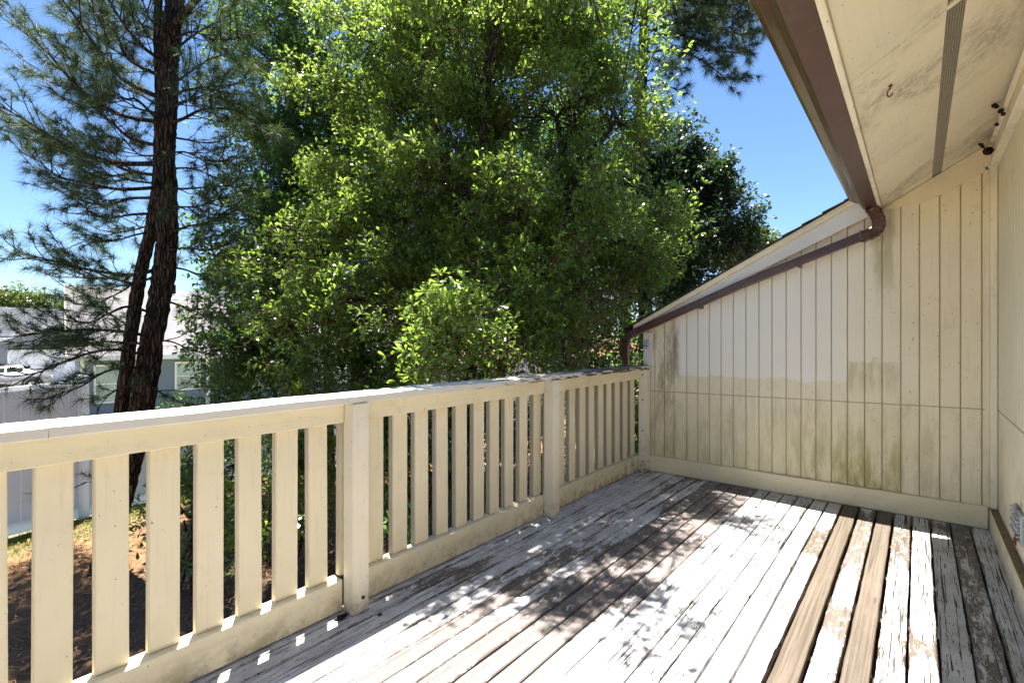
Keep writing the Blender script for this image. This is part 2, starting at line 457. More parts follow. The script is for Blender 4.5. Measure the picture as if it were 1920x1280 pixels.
def shingle_mat(name, a, b, sx=0.3, sz=0.14):
    n = NT(name)
    p = n.pos(); x, y, z = n.xyz(p)
    u = n.vec(x, n.math('MULTIPLY', z, 1.0), 0.0)
    br = n.n('TexBrick', {'Vector': u, 'Color1': (*a, 1), 'Color2': (*b, 1), 'Mortar': (a[0]*.5, a[1]*.5, a[2]*.5, 1), 'Scale': 1.0,
                          'Mortar Size': 0.008, 'Brick Width': sx, 'Row Height': sz*0.55}, out=None)
    nz = n.noise(p, 40, 4, 0.7)
    col = n.mix(n.lin(nz, 0.3, 0.7), br.outputs[0], b, 'MIX')
    col = n.mix(0.4, col, br.outputs[0])
    nm = n.bump(n.math('ADD', n.math('MULTIPLY', nz, 0.4), br.outputs[1]), 0.4, 0.01)
    return n.done(n.pbr(col, 0.9, nm, 0.2))
M['shingle_dark'] = shingle_mat('shingles_dark_brown', (0.030, 0.025, 0.022), (0.052, 0.045, 0.040))
M['shingle_grey'] = shingle_mat('shingles_weathered_grey', (0.135, 0.125, 0.127), (0.19, 0.178, 0.178), 0.5, 0.26)
M['shingle_slate'] = shingle_mat('shingles_slate_grey', (0.058, 0.060, 0.070), (0.085, 0.087, 0.098), 0.5, 0.26)

def leaf_mat(name, dark, light, trans, tmix=0.42, rough=0.38, spec=0.5):
    n = NT(name)
    isl = n.n('NewGeometry', out='Random Per Island')
    g = n.noise(n.pos(), 1.1, 3, 0.6)
    f = n.math('ADD', n.math('MULTIPLY', isl, 0.75), n.math('MULTIPLY', n.lin(g, 0.35, 0.65), 0.25), clamp=True)
    col = n.mix(f, dark, light)
    tcol = n.mix(f, tuple(c*0.75 for c in trans), trans)
    b = n.pbr(col, rough, None, spec)
    t = n.n('BsdfTranslucent', {'Color': tcol})
    return n.done(n.n('MixShader', {0: tmix, 1: b, 2: t}))
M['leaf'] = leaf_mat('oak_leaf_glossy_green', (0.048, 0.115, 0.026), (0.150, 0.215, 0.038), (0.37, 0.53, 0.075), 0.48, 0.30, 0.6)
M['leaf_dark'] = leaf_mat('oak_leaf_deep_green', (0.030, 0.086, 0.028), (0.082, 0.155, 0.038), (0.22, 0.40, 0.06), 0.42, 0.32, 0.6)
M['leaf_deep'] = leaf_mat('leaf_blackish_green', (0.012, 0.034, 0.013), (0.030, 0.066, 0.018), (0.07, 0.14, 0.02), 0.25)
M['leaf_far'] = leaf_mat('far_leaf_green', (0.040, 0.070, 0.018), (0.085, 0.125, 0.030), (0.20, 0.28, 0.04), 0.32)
M['needle'] = leaf_mat('pine_needle_green', (0.020, 0.046, 0.028), (0.062, 0.098, 0.040), (0.12, 0.19, 0.05), 0.28, 0.5, 0.3)

def bark_mat(name, a, b):
    n = NT(name)
    p = n.pos(); x, y, z = n.xyz(p)
    v = n.n('VectorMath', {0: n.vec(n.math('MULTIPLY', x, 30.0), n.math('MULTIPLY', y, 30.0), n.math('MULTIPLY', z, 4.5)), 1: n.n('TexNoise', {'Vector': p, 'Scale': 9.0, 'Detail': 4.0}, out=1)}, operation='ADD')
    vo = n.n('TexVoronoi', {'Vector': v, 'Scale': 1.0}, feature='DISTANCE_TO_EDGE')
    nz = n.noise(v, 1.5, 6, 0.7)
    h = n.math('ADD', n.sm(vo, 0.0, 0.25), n.math('MULTIPLY', nz, 0.5))
    col = n.mix(n.lin(h, 0.2, 1.3), a, b)
    nm = n.bump(h, 0.9, 0.03)
    return n.done(n.pbr(col, 0.9, nm, 0.15))
M['bark'] = bark_mat('pine_bark', (0.018, 0.012, 0.009), (0.105, 0.078, 0.062))
M['bark_oak'] = bark_mat('oak_bark', (0.025, 0.020, 0.016), (0.12, 0.10, 0.08))
M['twig'] = simple('twig_bark', (0.13, 0.095, 0.062), 0.8, 0.2, var=0.3)

def ground_mat():
    n = NT('ground_pine_straw_and_soil')
    p = n.pos(); x, y, z = n.xyz(p)
    a = n.noise(p, 0.55, 5, 0.6); b = n.noise(p, 14.0, 6, 0.75, 1.5); c = n.noise(p, 60.0, 4, 0.7, 2.0)
    straw = n.mix(n.lin(b, 0.35, 0.65), (0.13, 0.070, 0.032), (0.34, 0.20, 0.10))
    soil = n.mix(n.lin(c, 0.35, 0.65), (0.045, 0.032, 0.026), (0.16, 0.125, 0.105))
    near = n.sm(y, 6.6, 4.6)
    col = n.mix(n.math('ADD', n.math('MULTIPLY', n.sm(a, 0.42, 0.60), 0.35), n.math('MULTIPLY', near, 0.5), clamp=True), straw, soil)
    sand = n.math('MULTIPLY', n.sm(b, 0.58, 0.66), n.sm(a, 0.5, 0.62))
    col = n.mix(n.math('MULTIPLY', sand, 0.6), col, (0.40, 0.35, 0.29))
    lawn = n.mix(n.lin(c, 0.35, 0.65), (0.13, 0.13, 0.06), (0.22, 0.20, 0.11))
    lm = n.math('MULTIPLY', n.sm(n.math('ADD', y, n.math('MULTIPLY', n.math('SUBTRACT', b, 0.5), 1.6)), 7.75, 8.15), n.sm(y, 60.0, 30.0))
    col = n.mix(lm, col, lawn)
    nm = n.bump(n.math('ADD', b, n.math('MULTIPLY', c, 0.5)), 0.8, 0.03)
    return n.done(n.pbr(col, 0.95, nm, 0.1))
M['ground'] = ground_mat()
M['grass'] = leaf_mat('lawn_grass', (0.10, 0.14, 0.02), (0.20, 0.24, 0.05), (0.28, 0.34, 0.06), 0.35, 0.6, 0.2)
M['straw'] = simple('pine_straw', (0.34, 0.185, 0.085), 0.8, 0.2, var=0.45, scale=25)
M['litter'] = simple('dry_litter', (0.33, 0.17, 0.06), 0.8, 0.2, var=0.3, scale=25)
M['concrete'] = simple('driveway_concrete', (0.40, 0.38, 0.36), 0.9, 0.2, var=0.08, scale=1.5)
def vinyl_mat():
    n = NT('fence_white_vinyl')
    col = n.mix(n.lin(n.noise(n.pos(), 2.0, 4), 0.3, 0.7), (0.72, 0.73, 0.76), (0.77, 0.78, 0.80))
    b = n.pbr(col, 0.35, None, 0.4); t = n.n('BsdfTranslucent', {'Color': (0.80, 0.84, 0.88, 1)})
    return n.done(n.n('MixShader', {0: 0.45, 1: b, 2: t}))
M['vinyl'] = vinyl_mat()
M['siding_blue'] = simple('siding_blue_grey', (0.17, 0.215, 0.27), 0.6, 0.3, var=0.05, scale=2)
M['siding_grey'] = simple('siding_mid_grey', (0.22, 0.235, 0.26), 0.6, 0.3, var=0.05, scale=2)
M['white'] = simple('white_trim', (0.78, 0.79, 0.78), 0.45, 0.4, var=0.03, scale=2)
M['rake_green'] = simple('rake_vinyl_green_bounce', (0.27, 0.31, 0.16), 0.6, 0.3, var=0.12, scale=3)  # green reflected light is put into the colour of rake and soffit
M['glass'] = simple('window_glass_dark', (0.33, 0.42, 0.42), 0.08, 0.8, var=0.2, scale=1)
M['car_glass'] = simple('car_glass', (0.03, 0.035, 0.04), 0.05, 0.8, var=0.1)
M['car'] = simple('car_silver_paint', (0.30, 0.30, 0.29), 0.25, 0.6, metal=0.35, var=0.04)
M['rubber'] = simple('tyre_rubber', (0.02, 0.02, 0.02), 0.85, 0.2)
M['alloy'] = simple('alloy_rim', (0.55, 0.55, 0.56), 0.3, 0.5, metal=0.6)
M['lamp'] = simple('lamp_lens', (0.75, 0.76, 0.78), 0.1, 0.7)
M['rust'] = simple('rusty_iron', (0.16, 0.055, 0.028), 0.75, 0.3, var=0.35, scale=60)
M['dark'] = simple('dark_mud', (0.028, 0.022, 0.018), 0.95, 0.1, var=0.35, scale=60, bump=0.8, bscale=90)
M['steel'] = simple('galvanised_steel', (0.55, 0.57, 0.58), 0.35, 0.5, metal=0.7, var=0.1, scale=40)
M['plastic'] = simple('grey_plastic', (0.42, 0.43, 0.43), 0.5, 0.4, var=0.25, scale=50)
M['wire'] = simple('vent_wire', (0.40, 0.355, 0.27), 0.7, 0.2, var=0.15, scale=60)
M['bolt'] = simple('bolt_black_iron', (0.03, 0.025, 0.022), 0.6, 0.3)
M['interior'] = simple('attic_dark_lumber', (0.035, 0.028, 0.022), 0.9, 0.1)

# ================================================================== LARGE STRUCTURE
# ---- ground: one sheet to the horizon, falling gently towards the far lots
def gz(x, y):
    t = min(max((y - 8.5) / 14.0, 0.0), 1.0)
    base = -1.17 - 0.78*t*t*(3 - 2*t)
    base += 0.055*min(max(x - 0.6, -1.0), 2.5)*min(max((12 - y)/3.5, 0), 1)
    return base
def make_ground():
    xs = [-900, -300, -120, -60, -30] + list(np.linspace(-15, 30, 61)) + [40, 60, 120, 300, 900]
    ys = [-900, -300, -120, -40, -20] + list(np.linspace(-6, 60, 89)) + [75, 100, 160, 300, 900]
    bm = bmesh.new()
    g = []
    for y in ys:
        row = []
        for x in xs:
            z = gz(x, y)
            if -15 < x < 30 and -6 < y < 60: z += 0.02*math.sin(x*3.1 + y*1.7) + 0.015*math.sin(y*4.3 - x*2.2)
            row.append(bm.verts.new((x, y, z)))
        g.append(row)
    for j in range(len(ys)-1):
        for i in range(len(xs)-1):
            bm.faces.new([g[j][i], g[j][i+1], g[j+1][i+1], g[j+1][i]])
    o = part('ground', bm, M['ground'], kind='structure', smooth=True, origin=(0, 0, -1.2))
    return o
make_ground()

# ---- deck: joists and rim carry one object per board
bm = bmesh.new()
for k in range(11):
    xj = -0.82 + k*0.54
    add_box(bm, xj-0.019, xj+0.019, -0.42, 2.14, -0.225, -0.042)
add_box(bm, -1.0, 4.70, 2.14, 2.18, -0.225, -0.042)
for xp in (-0.8, 1.2, 4.4):
    add_box(bm, xp-0.07, xp+0.07, 1.98, 2.12, -1.3, -0.225)
deck = part('deck', bm, M['joist'], kind='structure', origin=(0, 0, -0.225))
WLOC[deck] = Vector((0, 0, -0.225))
SEAMS = [-0.390, -0.282, -0.176, -0.070, 0.032, 0.135, 0.238, 0.345, 0.454, 0.556, 0.657, 0.763, 0.866, 0.970, 1.064, 1.168, 1.271, 1.372, 1.476, 1.577, 1.678, 1.785, 1.890, 1.990, 2.092, 2.178]
#   peel, crack, tone, patches (x centre, half length, gain)
BOARD = {
    0: (0.27, 1.0, 0.6, []), 1: (0.50, 0.7, 0.7, [(4.4, 0.3, 0.3)]), 2: (0.2, 0.95, 0.4, [(4.55, 0.15, 0.4)]),
    3: (0.26, 1.15, 0.2, [(2.72, 0.12, 0.30)]), 4: (0.24, 1.15, 0.1, [(4.05, 0.42, 0.42), (2.75, 0.1, 0.25)]),
    5: (0.93, 0.3, 0.1, []), 6: (0.34, 0.8, 0.3, [(4.0, 0.55, 0.42), (2.75, 0.14, 0.45)]), 7: (0.94, 0.3, 0.05, []),
    8: (0.20, 0.75, 0.1, [(3.72, 0.26, 0.62), (4.3, 0.12, 0.3)]), 9: (0.12, 0.75, 0.2, []), 10: (0.16, 0.95, 0.3, [(4.3, 0.3, 0.25)]),
    11: (0.12, 0.9, 0.3, []), 12: (0.11, 0.75, 0.3, [(4.3, 0.3, 0.15)]), 13: (0.17, 0.85, 0.3, [(4.4, 0.3, 0.2)]), 14: (0.66, 0.5, 1.0, [(1.2, 0.8, -0.55)]),
    15: (0.88, 0.5, 1.0, []), 16: (0.80, 0.5, 1.0, []), 17: (0.72, 0.5, 0.9, []), 18: (0.46, 0.6, 0.5, []), 19: (0.78, 0.5, 0.9, [(3.6, 1.0, -0.4)]),
    20: (0.46, 0.6, 0.6, []), 21: (0.24, 0.6, 0.6, [(1.9, 0.3, 0.15), (3.2, 0.5, 0.2)]), 22: (0.3, 0.9, 0.9, [(2.0, 0.25, 0.25)]), 23: (0.3, 0.9, 0.9, [(1.85, 0.2, 0.3)]), 24: (0.34, 0.8, 0.9, []),
}
GAPS = {}
for i in range(25):
    y0, y1 = SEAMS[i], SEAMS[i+1]
    wide = 0.0080 if i in (4, 5, 6, 7, 8) else 0.0048 if i in (0, 1, 2, 3, 9, 15, 16) else 0.0036
    y0 += wide*random.uniform(0.7, 1.2); y1 -= wide*random.uniform(0.7, 1.2)
    dz = random.uniform(-0.0025, 0.0015)
    bm = bmesh.new()
    n = 48
    rows = []
    for k in range(n+1):
        x = -1.0 + (4.683 + 1.0)*k/n
        j0, j1 = random.uniform(-0.0016, 0.0016), random.uniform(-0.0016, 0.0016)
        cup = random.uniform(-0.0006, 0.0006)
        c = 0.004
        sec = [(y0+j0, -0.041), (y0+j0, -c+dz), (y0+j0+c, dz+cup), ((y0+y1)/2, dz-0.001+cup), (y1+j1-c, dz+cup), (y1+j1, -c+dz), (y1+j1, -0.041)]
        rows.append([bm.verts.new((x, a, b)) for a, b in sec])
    m = 7
    for a, b in zip(rows[:-1], rows[1:]):
        for q in range(m):
            bm.faces.new([a[q], a[(q+1) % m], b[(q+1) % m], b[q]])
    bm.faces.new(rows[0]); bm.faces.new(list(reversed(rows[-1])))
    o = part('deck_board', bm, M['deck'], deck, origin=(1.1, (y0+y1)/2, -0.041))
    pe, ck, to, pts = BOARD[i]
    o['peel'] = float(pe); o['crack'] = float(ck); o['tone'] = float(to)
    for nm, k in zip('abc', range(3)):
        pt = pts[k] if k < len(pts) else (0.0, 0.001, 0.0)
        o['patch_%s_at' % nm], o['patch_%s_half' % nm], o['patch_%s_gain' % nm] = map(float, pt)
    if i in (5, 7): o['label'] = 'bare brown board with no paint left'

# ---- end wall with vertical boards
XW = 4.72
GR = [2.013, 1.913, 1.818, 1.697, 1.592, 1.488, 1.384, 1.279, 1.174, 1.068, 0.966, 0.858, 0.748, 0.642, 0.535, 0.428, 0.318, 0.209, 0.097, -0.011, -0.124, -0.235, -0.345]
EDGES = [2.120] + GR + [-0.425]
def rake_z(y): return 1.478 + (2.121 - y)*0.520       # underside of the shingles on the gable slope
def soff_z(y): return 2.285 + 0.59*(0.2 - y)         # underside of the eave soffit
def wall_top(y): return min(rake_z(y) - 0.05, 2.62) if y > 0.22 else soff_z(y) - 0.004
endw = thing('siding_wall', (XW+0.03, 0.85, 0), 'cream grooved siding wall closing the far end of the deck, green algae low down', 'wall')
bm = prism([(-3.0, -1.3), (2.125, -1.3), (2.125, 1.40), (0.2, 2.30), (-0.42, 2.65), (-3.0, 4.1)], 'x', XW+0.012, XW+0.10)
part('sheathing', bm, M['wall_back'], endw)
def seam_z(y): return 0.781 + (2.077 - y)*0.013
for i in range(len(EDGES)-1):
    y1, y0 = EDGES[i], EDGES[i+1]
    g = 0.0036
    a, b = y0+g, y1-g
    if i == 0: b = y1
    low = [(a, -0.3), (b, -0.3), (b, seam_z(b)-0.004), (a, seam_z(a)-0.004)]
    part('siding_board', prism(low, 'x', XW, XW+0.0125, bev=0.0018), M['wall'], endw)
    top = [(a, seam_z(a)+0.004), (b, seam_z(b)+0.004), (b, wall_top(b)), (a, wall_top(a))]
    part('siding_board', prism(top, 'x', XW, XW+0.0125, bev=0.0018), M['wall'], endw)
bm = prism([(-0.42, seam_z(-0.42)-0.006), (2.10, seam_z(2.10)-0.006), (2.10, seam_z(2.10)+0.006), (-0.42, seam_z(-0.42)+0.006)], 'x', XW+0.004, XW+0.0118)
part('joint_strip', bm, M['wall_back'], endw)
part('baseboard', box(4.686, 4.7195, -0.374, 2.12, 0.001, 0.151, bev=0.003), M['frieze'], endw)
part('corner_board', box(4.655, 4.7195, -0.419, -0.381, 0.152, 2.49, bev=0.003), M['side'], endw)
part('corner_board', box(4.690, 4.7195, -0.381, -0.358, 0.152, 2.47, bev=0.003), M['wall'], endw)
part('edge_board', box(4.700, 4.7195, 2.035, 2.125, 1.036, 1.36, bev=0.003), M['rake'], endw)
fr = [(0.205, 2.279), (0.10, 2.276), (-0.008, 2.280), (-0.123, 2.320), (-0.237, 2.376), (-0.395, 2.462), (-0.395, soff_z(-0.395)-0.002), (0.205, soff_z(0.205)-0.002)]
fr[0] = (0.205, 2.262)
part('frieze_board', prism(fr, 'x', 4.690, 4.7195, bev=0.002), M['frieze'], endw)

# gable slope roof that rises over the end wall
gro = thing('gable_roof', (4.75, 1.3, 1.5), 'sloping dark shingle roof edge with pale rake boards above the end wall', 'roof')
rk = [(2.205, 1.437), (0.43, 2.343), (0.385, 2.318), (2.16, 1.412)]
def slab(ya, yb, off0, off1): return [(ya, rake_z(ya)-off0), (yb, rake_z(yb)-off0), (yb, rake_z(yb)-off1), (ya, rake_z(ya)-off1)]
part('rake_trim', prism(slab(2.205, 0.36, 0.004, 0.055), 'x', 4.640, 4.664, bev=0.002), M['frieze'], gro)
tap = [(2.20, rake_z(2.20)-0.050), (0.28, rake_z(0.28)-0.050), (0.28, rake_z(0.28)-0.205), (1.24, rake_z(1.24)-0.150), (2.02, rake_z(2.02)-0.062), (2.20, rake_z(2.20)-0.058)]
part('rake_board', prism(tap, 'x', 4.6645, 4.700, bev=0.002), M['rake'], gro)
part('roof_deck', prism(slab(2.26, -0.2, 0.0, 0.050), 'x', 4.7005, 11.0), M['interior'], gro)
# shingle courses: each one a step of its own
ncs = 14
for k in range(ncs):
    ya = 2.30 - k*(2.30-0.30)/ncs; yb = ya - (2.30-0.30)/ncs - 0.03
    jx = random.uniform(-0.012, 0.008)
    pl = [(ya, rake_z(ya)+0.018), (yb, rake_z(yb)+0.004), (yb, rake_z(yb)-0.003), (ya, rake_z(ya)-0.001)]
    part('shingle_course', prism(pl, 'x', 4.622+jx, 11.0), M['shingle_dark'], gro)

# ---- house side wall on the right with the same siding
sidew = thing('siding_wall', (1.5, -0.44, 0), 'cream house wall with narrow vertical grooves running along the right of the deck', 'wall')
YS = -0.42
part('sheathing', box(-2.5, XW+0.01, YS-0.12, YS-0.012, -0.3, 2.72), M['wall_back'], sidew)
xe = XW - 0.065
k = 0
while xe > -2.3:
    x0 = xe - 0.1045
    for (za, zb) in ((-0.1, 0.812), (0.822, 2.60)):
        if xe > 0.3:
            part('siding_board', box(x0+0.004, xe-0.004, YS-0.0125, YS, za, zb, bev=0.0018), M['side'], sidew)
    xe = x0
part('siding_sheet', box(-2.5, xe+0.0 if xe > -2.3 else 0.2, YS-0.0125, YS-0.002, -0.1, 2.60), M['side'], sidew)
part('joint_strip', box(-2.5, XW-0.07, YS-0.0118, YS-0.003, 0.811, 0.823), M['wall_back'], sidew)
part('baseboard', box(-2.5, 4.685, -0.419, -0.379, 0.001, 0.143, bev=0.003), M['side'], sidew)
part('baseboard_ledge', box(-2.5, 4.650, -0.4185, -0.381, 0.1435, 0.1475), M['bare_wood'], sidew)
part('frieze_board', box(-2.5, 4.688, -0.4195, -0.392, 2.475, 2.625, bev=0.003), M['frieze'], sidew)
part('frieze_ledge', box(-2.5, 4.687, -0.4193, -0.374, 2.452, 2.4745, bev=0.003), M['soffit'], sidew)
part('crown_strip', box(-2.5, 4.687, -0.3915, -0.368, 2.575, 2.600, bev=0.004), M['soffit'], sidew)

# ---- eave over the deck: sloped soffit panels, vent slot with wire screen, fascia, roof
eave = thing('roof_eave', (1.5, 0.0, 2.3), 'cream sloped soffit under the roof eave above the deck, stained with mildew', 'eave')
def soff_slab(ya, yb, t): return [(ya, soff_z(ya)), (yb, soff_z(yb)), (yb, soff_z(yb)+t), (ya, soff_z(ya)+t)]
for (xa, xb) in ((-2.5, 2.318), (2.322, 4.688)):
    part('soffit_panel', prism(soff_slab(0.205, -0.080, 0.012), 'x', xa, xb), M['soffit'], eave)
    part('soffit_panel', prism(soff_slab(-0.133, -0.40, 0.012), 'x', xa, xb), M['soffit'], eave)
bm = prism([(0.205, soff_z(0.205)+0.09), (-0.42, soff_z(-0.42)+0.09), (-0.42, soff_z(-0.42)+0.1), (0.205, soff_z(0.205)+0.1)], 'x', -2.5, 4.688)
part('roof_sheathing', bm, M['interior'], eave)
part('fascia_board', prism([(0.206, 2.262), (0.229, 2.262), (0.229, 2.40), (0.206, 2.40)], 'x', -2.5, 4.60, bev=0.002), M['soffit'], eave)
rf = [(0.30, soff_z(0.30)+0.150), (-3.2, soff_z(-3.2)+0.150), (-3.2, soff_z(-3.2)+0.105), (0.30, soff_z(0.30)+0.105)]
part('roof_shingles', prism(rf, 'x', -2.6, 11.0), M['shingle_dark'], eave)
bm = bmesh.new()
def sp(x, y, dz=0.0): return Vector((x, y, soff_z(y)+dz))
for k in range(8):
    y = -0.078 - 0.057*k/7
    add_tube(bm, [sp(-2.4, y, 0.004), sp(2.300, y, 0.004)], 0.0011, 4, False)
    add_tube(bm, [sp(2.335, y, 0.004), sp(4.688, y, 0.004)], 0.0011, 4, False)
x = 1.2
while x < 4.68:
    if not 2.300 < x < 2.335:
        add_tube(bm, [sp(x, -0.078, 0.0055), sp(x, -0.135, 0.0055)], 0.0013, 4, False)
    x += 0.0105
part('vent_wire', bm, M['wire'], eave, kind='stuff')
part('vent_bar', prism(soff_slab(-0.0805, -0.1325, 0.010), 'x', 2.302, 2.334), M['soffit'], eave)

# ---- gutter
gut = thing('gutter', (1.1, 0.32, 2.26), 'brown metal gutter streaked with olive moss along the roof edge', 'gutter')
prof = [(0.2305, 2.395), (0.2305, 2.262), (0.312, 2.258), (0.322, 2.268), (0.333, 2.292), (0.352, 2.312), (0.385, 2.326), (0.404, 2.342), (0.412, 2.368), (0.412, 2.388), (0.400, 2.392)]
inner = [(0.402, 2.386), (0.406, 2.368), (0.399, 2.347), (0.381, 2.331), (0.348, 2.317), (0.329, 2.296), (0.317, 2.272), (0.310, 2.263), (0.235, 2.267), (0.235, 2.395)]
part('trough', prism(prof + inner, 'x', -2.5, 4.555), M['brown'], gut)
part('end_cap', prism(prof, 'x', 4.5552, 4.561), M['brown'], gut)

# ---- downspout
dsp = thing('downspout', (4.62, 2.28, -1.1), 'dark red-brown metal downspout running down the rake of the end wall', 'downspout')
def add_duct(bm, pts, hw, hh, ribs=0, xdir=Vector((1, 0, 0))):
    pts = [Vector(p) for p in pts]
    n = len(pts); rings = []
    for i, p in enumerate(pts):
        d = (pts[min(i+1, n-1)] - pts[max(i-1, 0)]).normalized()
        u = (xdir - d*xdir.dot(d)).normalized(); w = d.cross(u).normalized()
        s = 1.0
        if ribs: s = 1.0 + 0.085*(1 if i % 2 else -1)
        c = 0.25
        prof = []
        for (a, b) in ((1-c, 1), (1, 1-c), (1, -1+c), (1-c, -1), (-1+c, -1), (-1, -1+c), (-1, 1-c), (-1+c, 1)):
            prof.append(bm.verts.new(p + u*(a*hw*s) + w*(b*hh*s)))
        rings.append(prof)
    for a, b in zip(rings[:-1], rings[1:]):
        for k in range(8): bm.faces.new([a[k], a[(k+1) % 8], b[(k+1) % 8], b[k]])
    bm.faces.new(list(reversed(rings[0]))); bm.faces.new(rings[-1])
def bez(p0, p1, p2, p3, n):
    out = []
    for i in range(n+1):
        t = i/n
        out.append(Vector(p0)*(1-t)**3 + Vector(p1)*3*t*(1-t)**2 + Vector(p2)*3*t*t*(1-t) + Vector(p3)*t**3)
    return out
bm = bmesh.new()
XD = 4.640
add_duct(bm, bez((4.52, 0.270, 2.262), (4.56, 0.215, 2.19), (4.625, 0.17, 2.085), (XD, 0.345, 2.070), 20), 0.033, 0.040, ribs=1)
part('elbow', bm, M['brown'], dsp)
bm = bmesh.new()
add_duct(bm, [(XD, 0.335, 2.074), (XD, 0.62, 1.972), (XD, 1.19, 1.766), (XD, 1.70, 1.560), (XD, 2.205, 1.352)], 0.025, 0.033)
part('pipe', bm, M['brown'], dsp)
bm = bmesh.new()
add_duct(bm, bez((XD, 2.17, 1.366), (XD, 2.26, 1.33), (XD, 2.285, 1.31), (XD, 2.285, 1.20), 14), 0.027, 0.036, ribs=1)
part('elbow', bm, M['brown'], dsp)
bm = bmesh.new()
add_duct(bm, [(XD, 2.285, 1.215), (XD, 2.285, 0.4), (XD, 2.285, -1.12)], 0.025, 0.033)
part('pipe', bm, M['brown'], dsp)
for yy in (0.75, 1.55):
    zc = 2.074 - (yy-0.335)*0.386
    part('strap', box(XD-0.027, XW-0.001, yy-0.012, yy+0.012, zc-0.034, zc+0.034, bev=0.002), M['brown'], dsp)

# ================================================================== RAILING
rail = thing('railing', (1.3, 2.13, 0), 'cream painted wooden deck railing with flat upright balusters and a wide cap', 'railing')
POSTS = [-0.98, -0.25, 1.350, 3.000, 4.600]
# cap in two lengths, slightly wavy
def cap_piece(x0, x1):
    bm = bmesh.new()
    n = max(3, int((x1-x0)/0.08)); rows = []
    for k in range(n+1):
        x = x0 + (x1-x0)*k/n
        j = 0.0015*math.sin(x*7.3) + random.uniform(-0.0008, 0.0008)
        c = 0.004
        ya, yb, za, zb = 2.058+j, 2.246+j, 0.9935, 1.030+j*0.8
        sec = [(ya, za+c), (ya, zb-c), (ya+c, zb), (yb-c, zb), (yb, zb-c), (yb, za+c), (yb-c, za), (ya+c, za)]
        rows.append([bm.verts.new((x, a, b)) for a, b in sec])
    for a, b in zip(rows[:-1], rows[1:]):
        for q in range(8): bm.faces.new([a[q], a[(q+1) % 8], b[(q+1) % 8], b[q]])
    bm.faces.new(rows[0]); bm.faces.new(list(reversed(rows[-1])))
    return bm
part('cap', cap_piece(-1.0, 0.297), M['cap'], rail)
part('cap', cap_piece(0.299, 4.693), M['cap'], rail)
for i, xp in enumerate(POSTS):
    wdt = 0.09
    po = part('post', box(xp, xp+wdt, 2.050 if i < 4 else 2.047, 2.129, -0.0 if i else -0.0, 0.9925, bev=0.004, seg=2), M['post'], rail)
    if i == 4:
        for zz in (0.945, 0.70, 0.40, 0.10):
            b = bmesh.new(); add_disc_cyl(b, (xp-0.004, 2.083, zz), (1, 0, 0), 0.008, 0.012, 8)
            part('bolt', b, M['bolt'], po)
    if i == 2:
        b = bmesh.new(); add_disc_cyl(b, (xp+0.055, 2.046, 0.07), (0, 1, 0), 0.009, 0.012, 8)
        part('bolt', b, M['bolt'], po)
bays = [(-0.888, -0.252), (-0.158, 1.348), (1.442, 2.998), (3.092, 4.70)]
for (a, b) in bays:
    part('top_rail', box(a, b, 2.118, 2.156, 0.900, 0.9925, bev=0.003), M['rail'], rail)
    part('bottom_rail', box(a, b, 2.130, 2.206, 0.004, 0.153, bev=0.004), M['rail'], rail)
bal = [0.273 - 0.1525*k for k in range(7, 0, -1)] + [0.275, 0.425, 0.578, 0.731, 0.884, 1.036, 1.187, 1.345,
       1.503, 1.655, 1.805, 1.963, 2.120, 2.275, 2.427, 2.578, 2.737, 2.900, 3.058, 3.216, 3.376, 3.533, 3.684, 3.840, 3.992, 4.150, 4.310, 4.465]
for i, xb in enumerate(bal):
    w = 0.0985 + random.uniform(-0.0035, 0.0030)
    tl = random.uniform(-0.0040, 0.0040)
    bm = bmesh.new()
    y0, y1 = 2.164, 2.200
    xb *= 1.006
    add_box(bm, xb, xb+w, y0, y1, 0.1535, 0.985, bev=0.0035, seg=2)
    for v in bm.verts: v.co.x += tl*(v.co.z-0.5)
    part('baluster', bm, M['baluster'], rail)

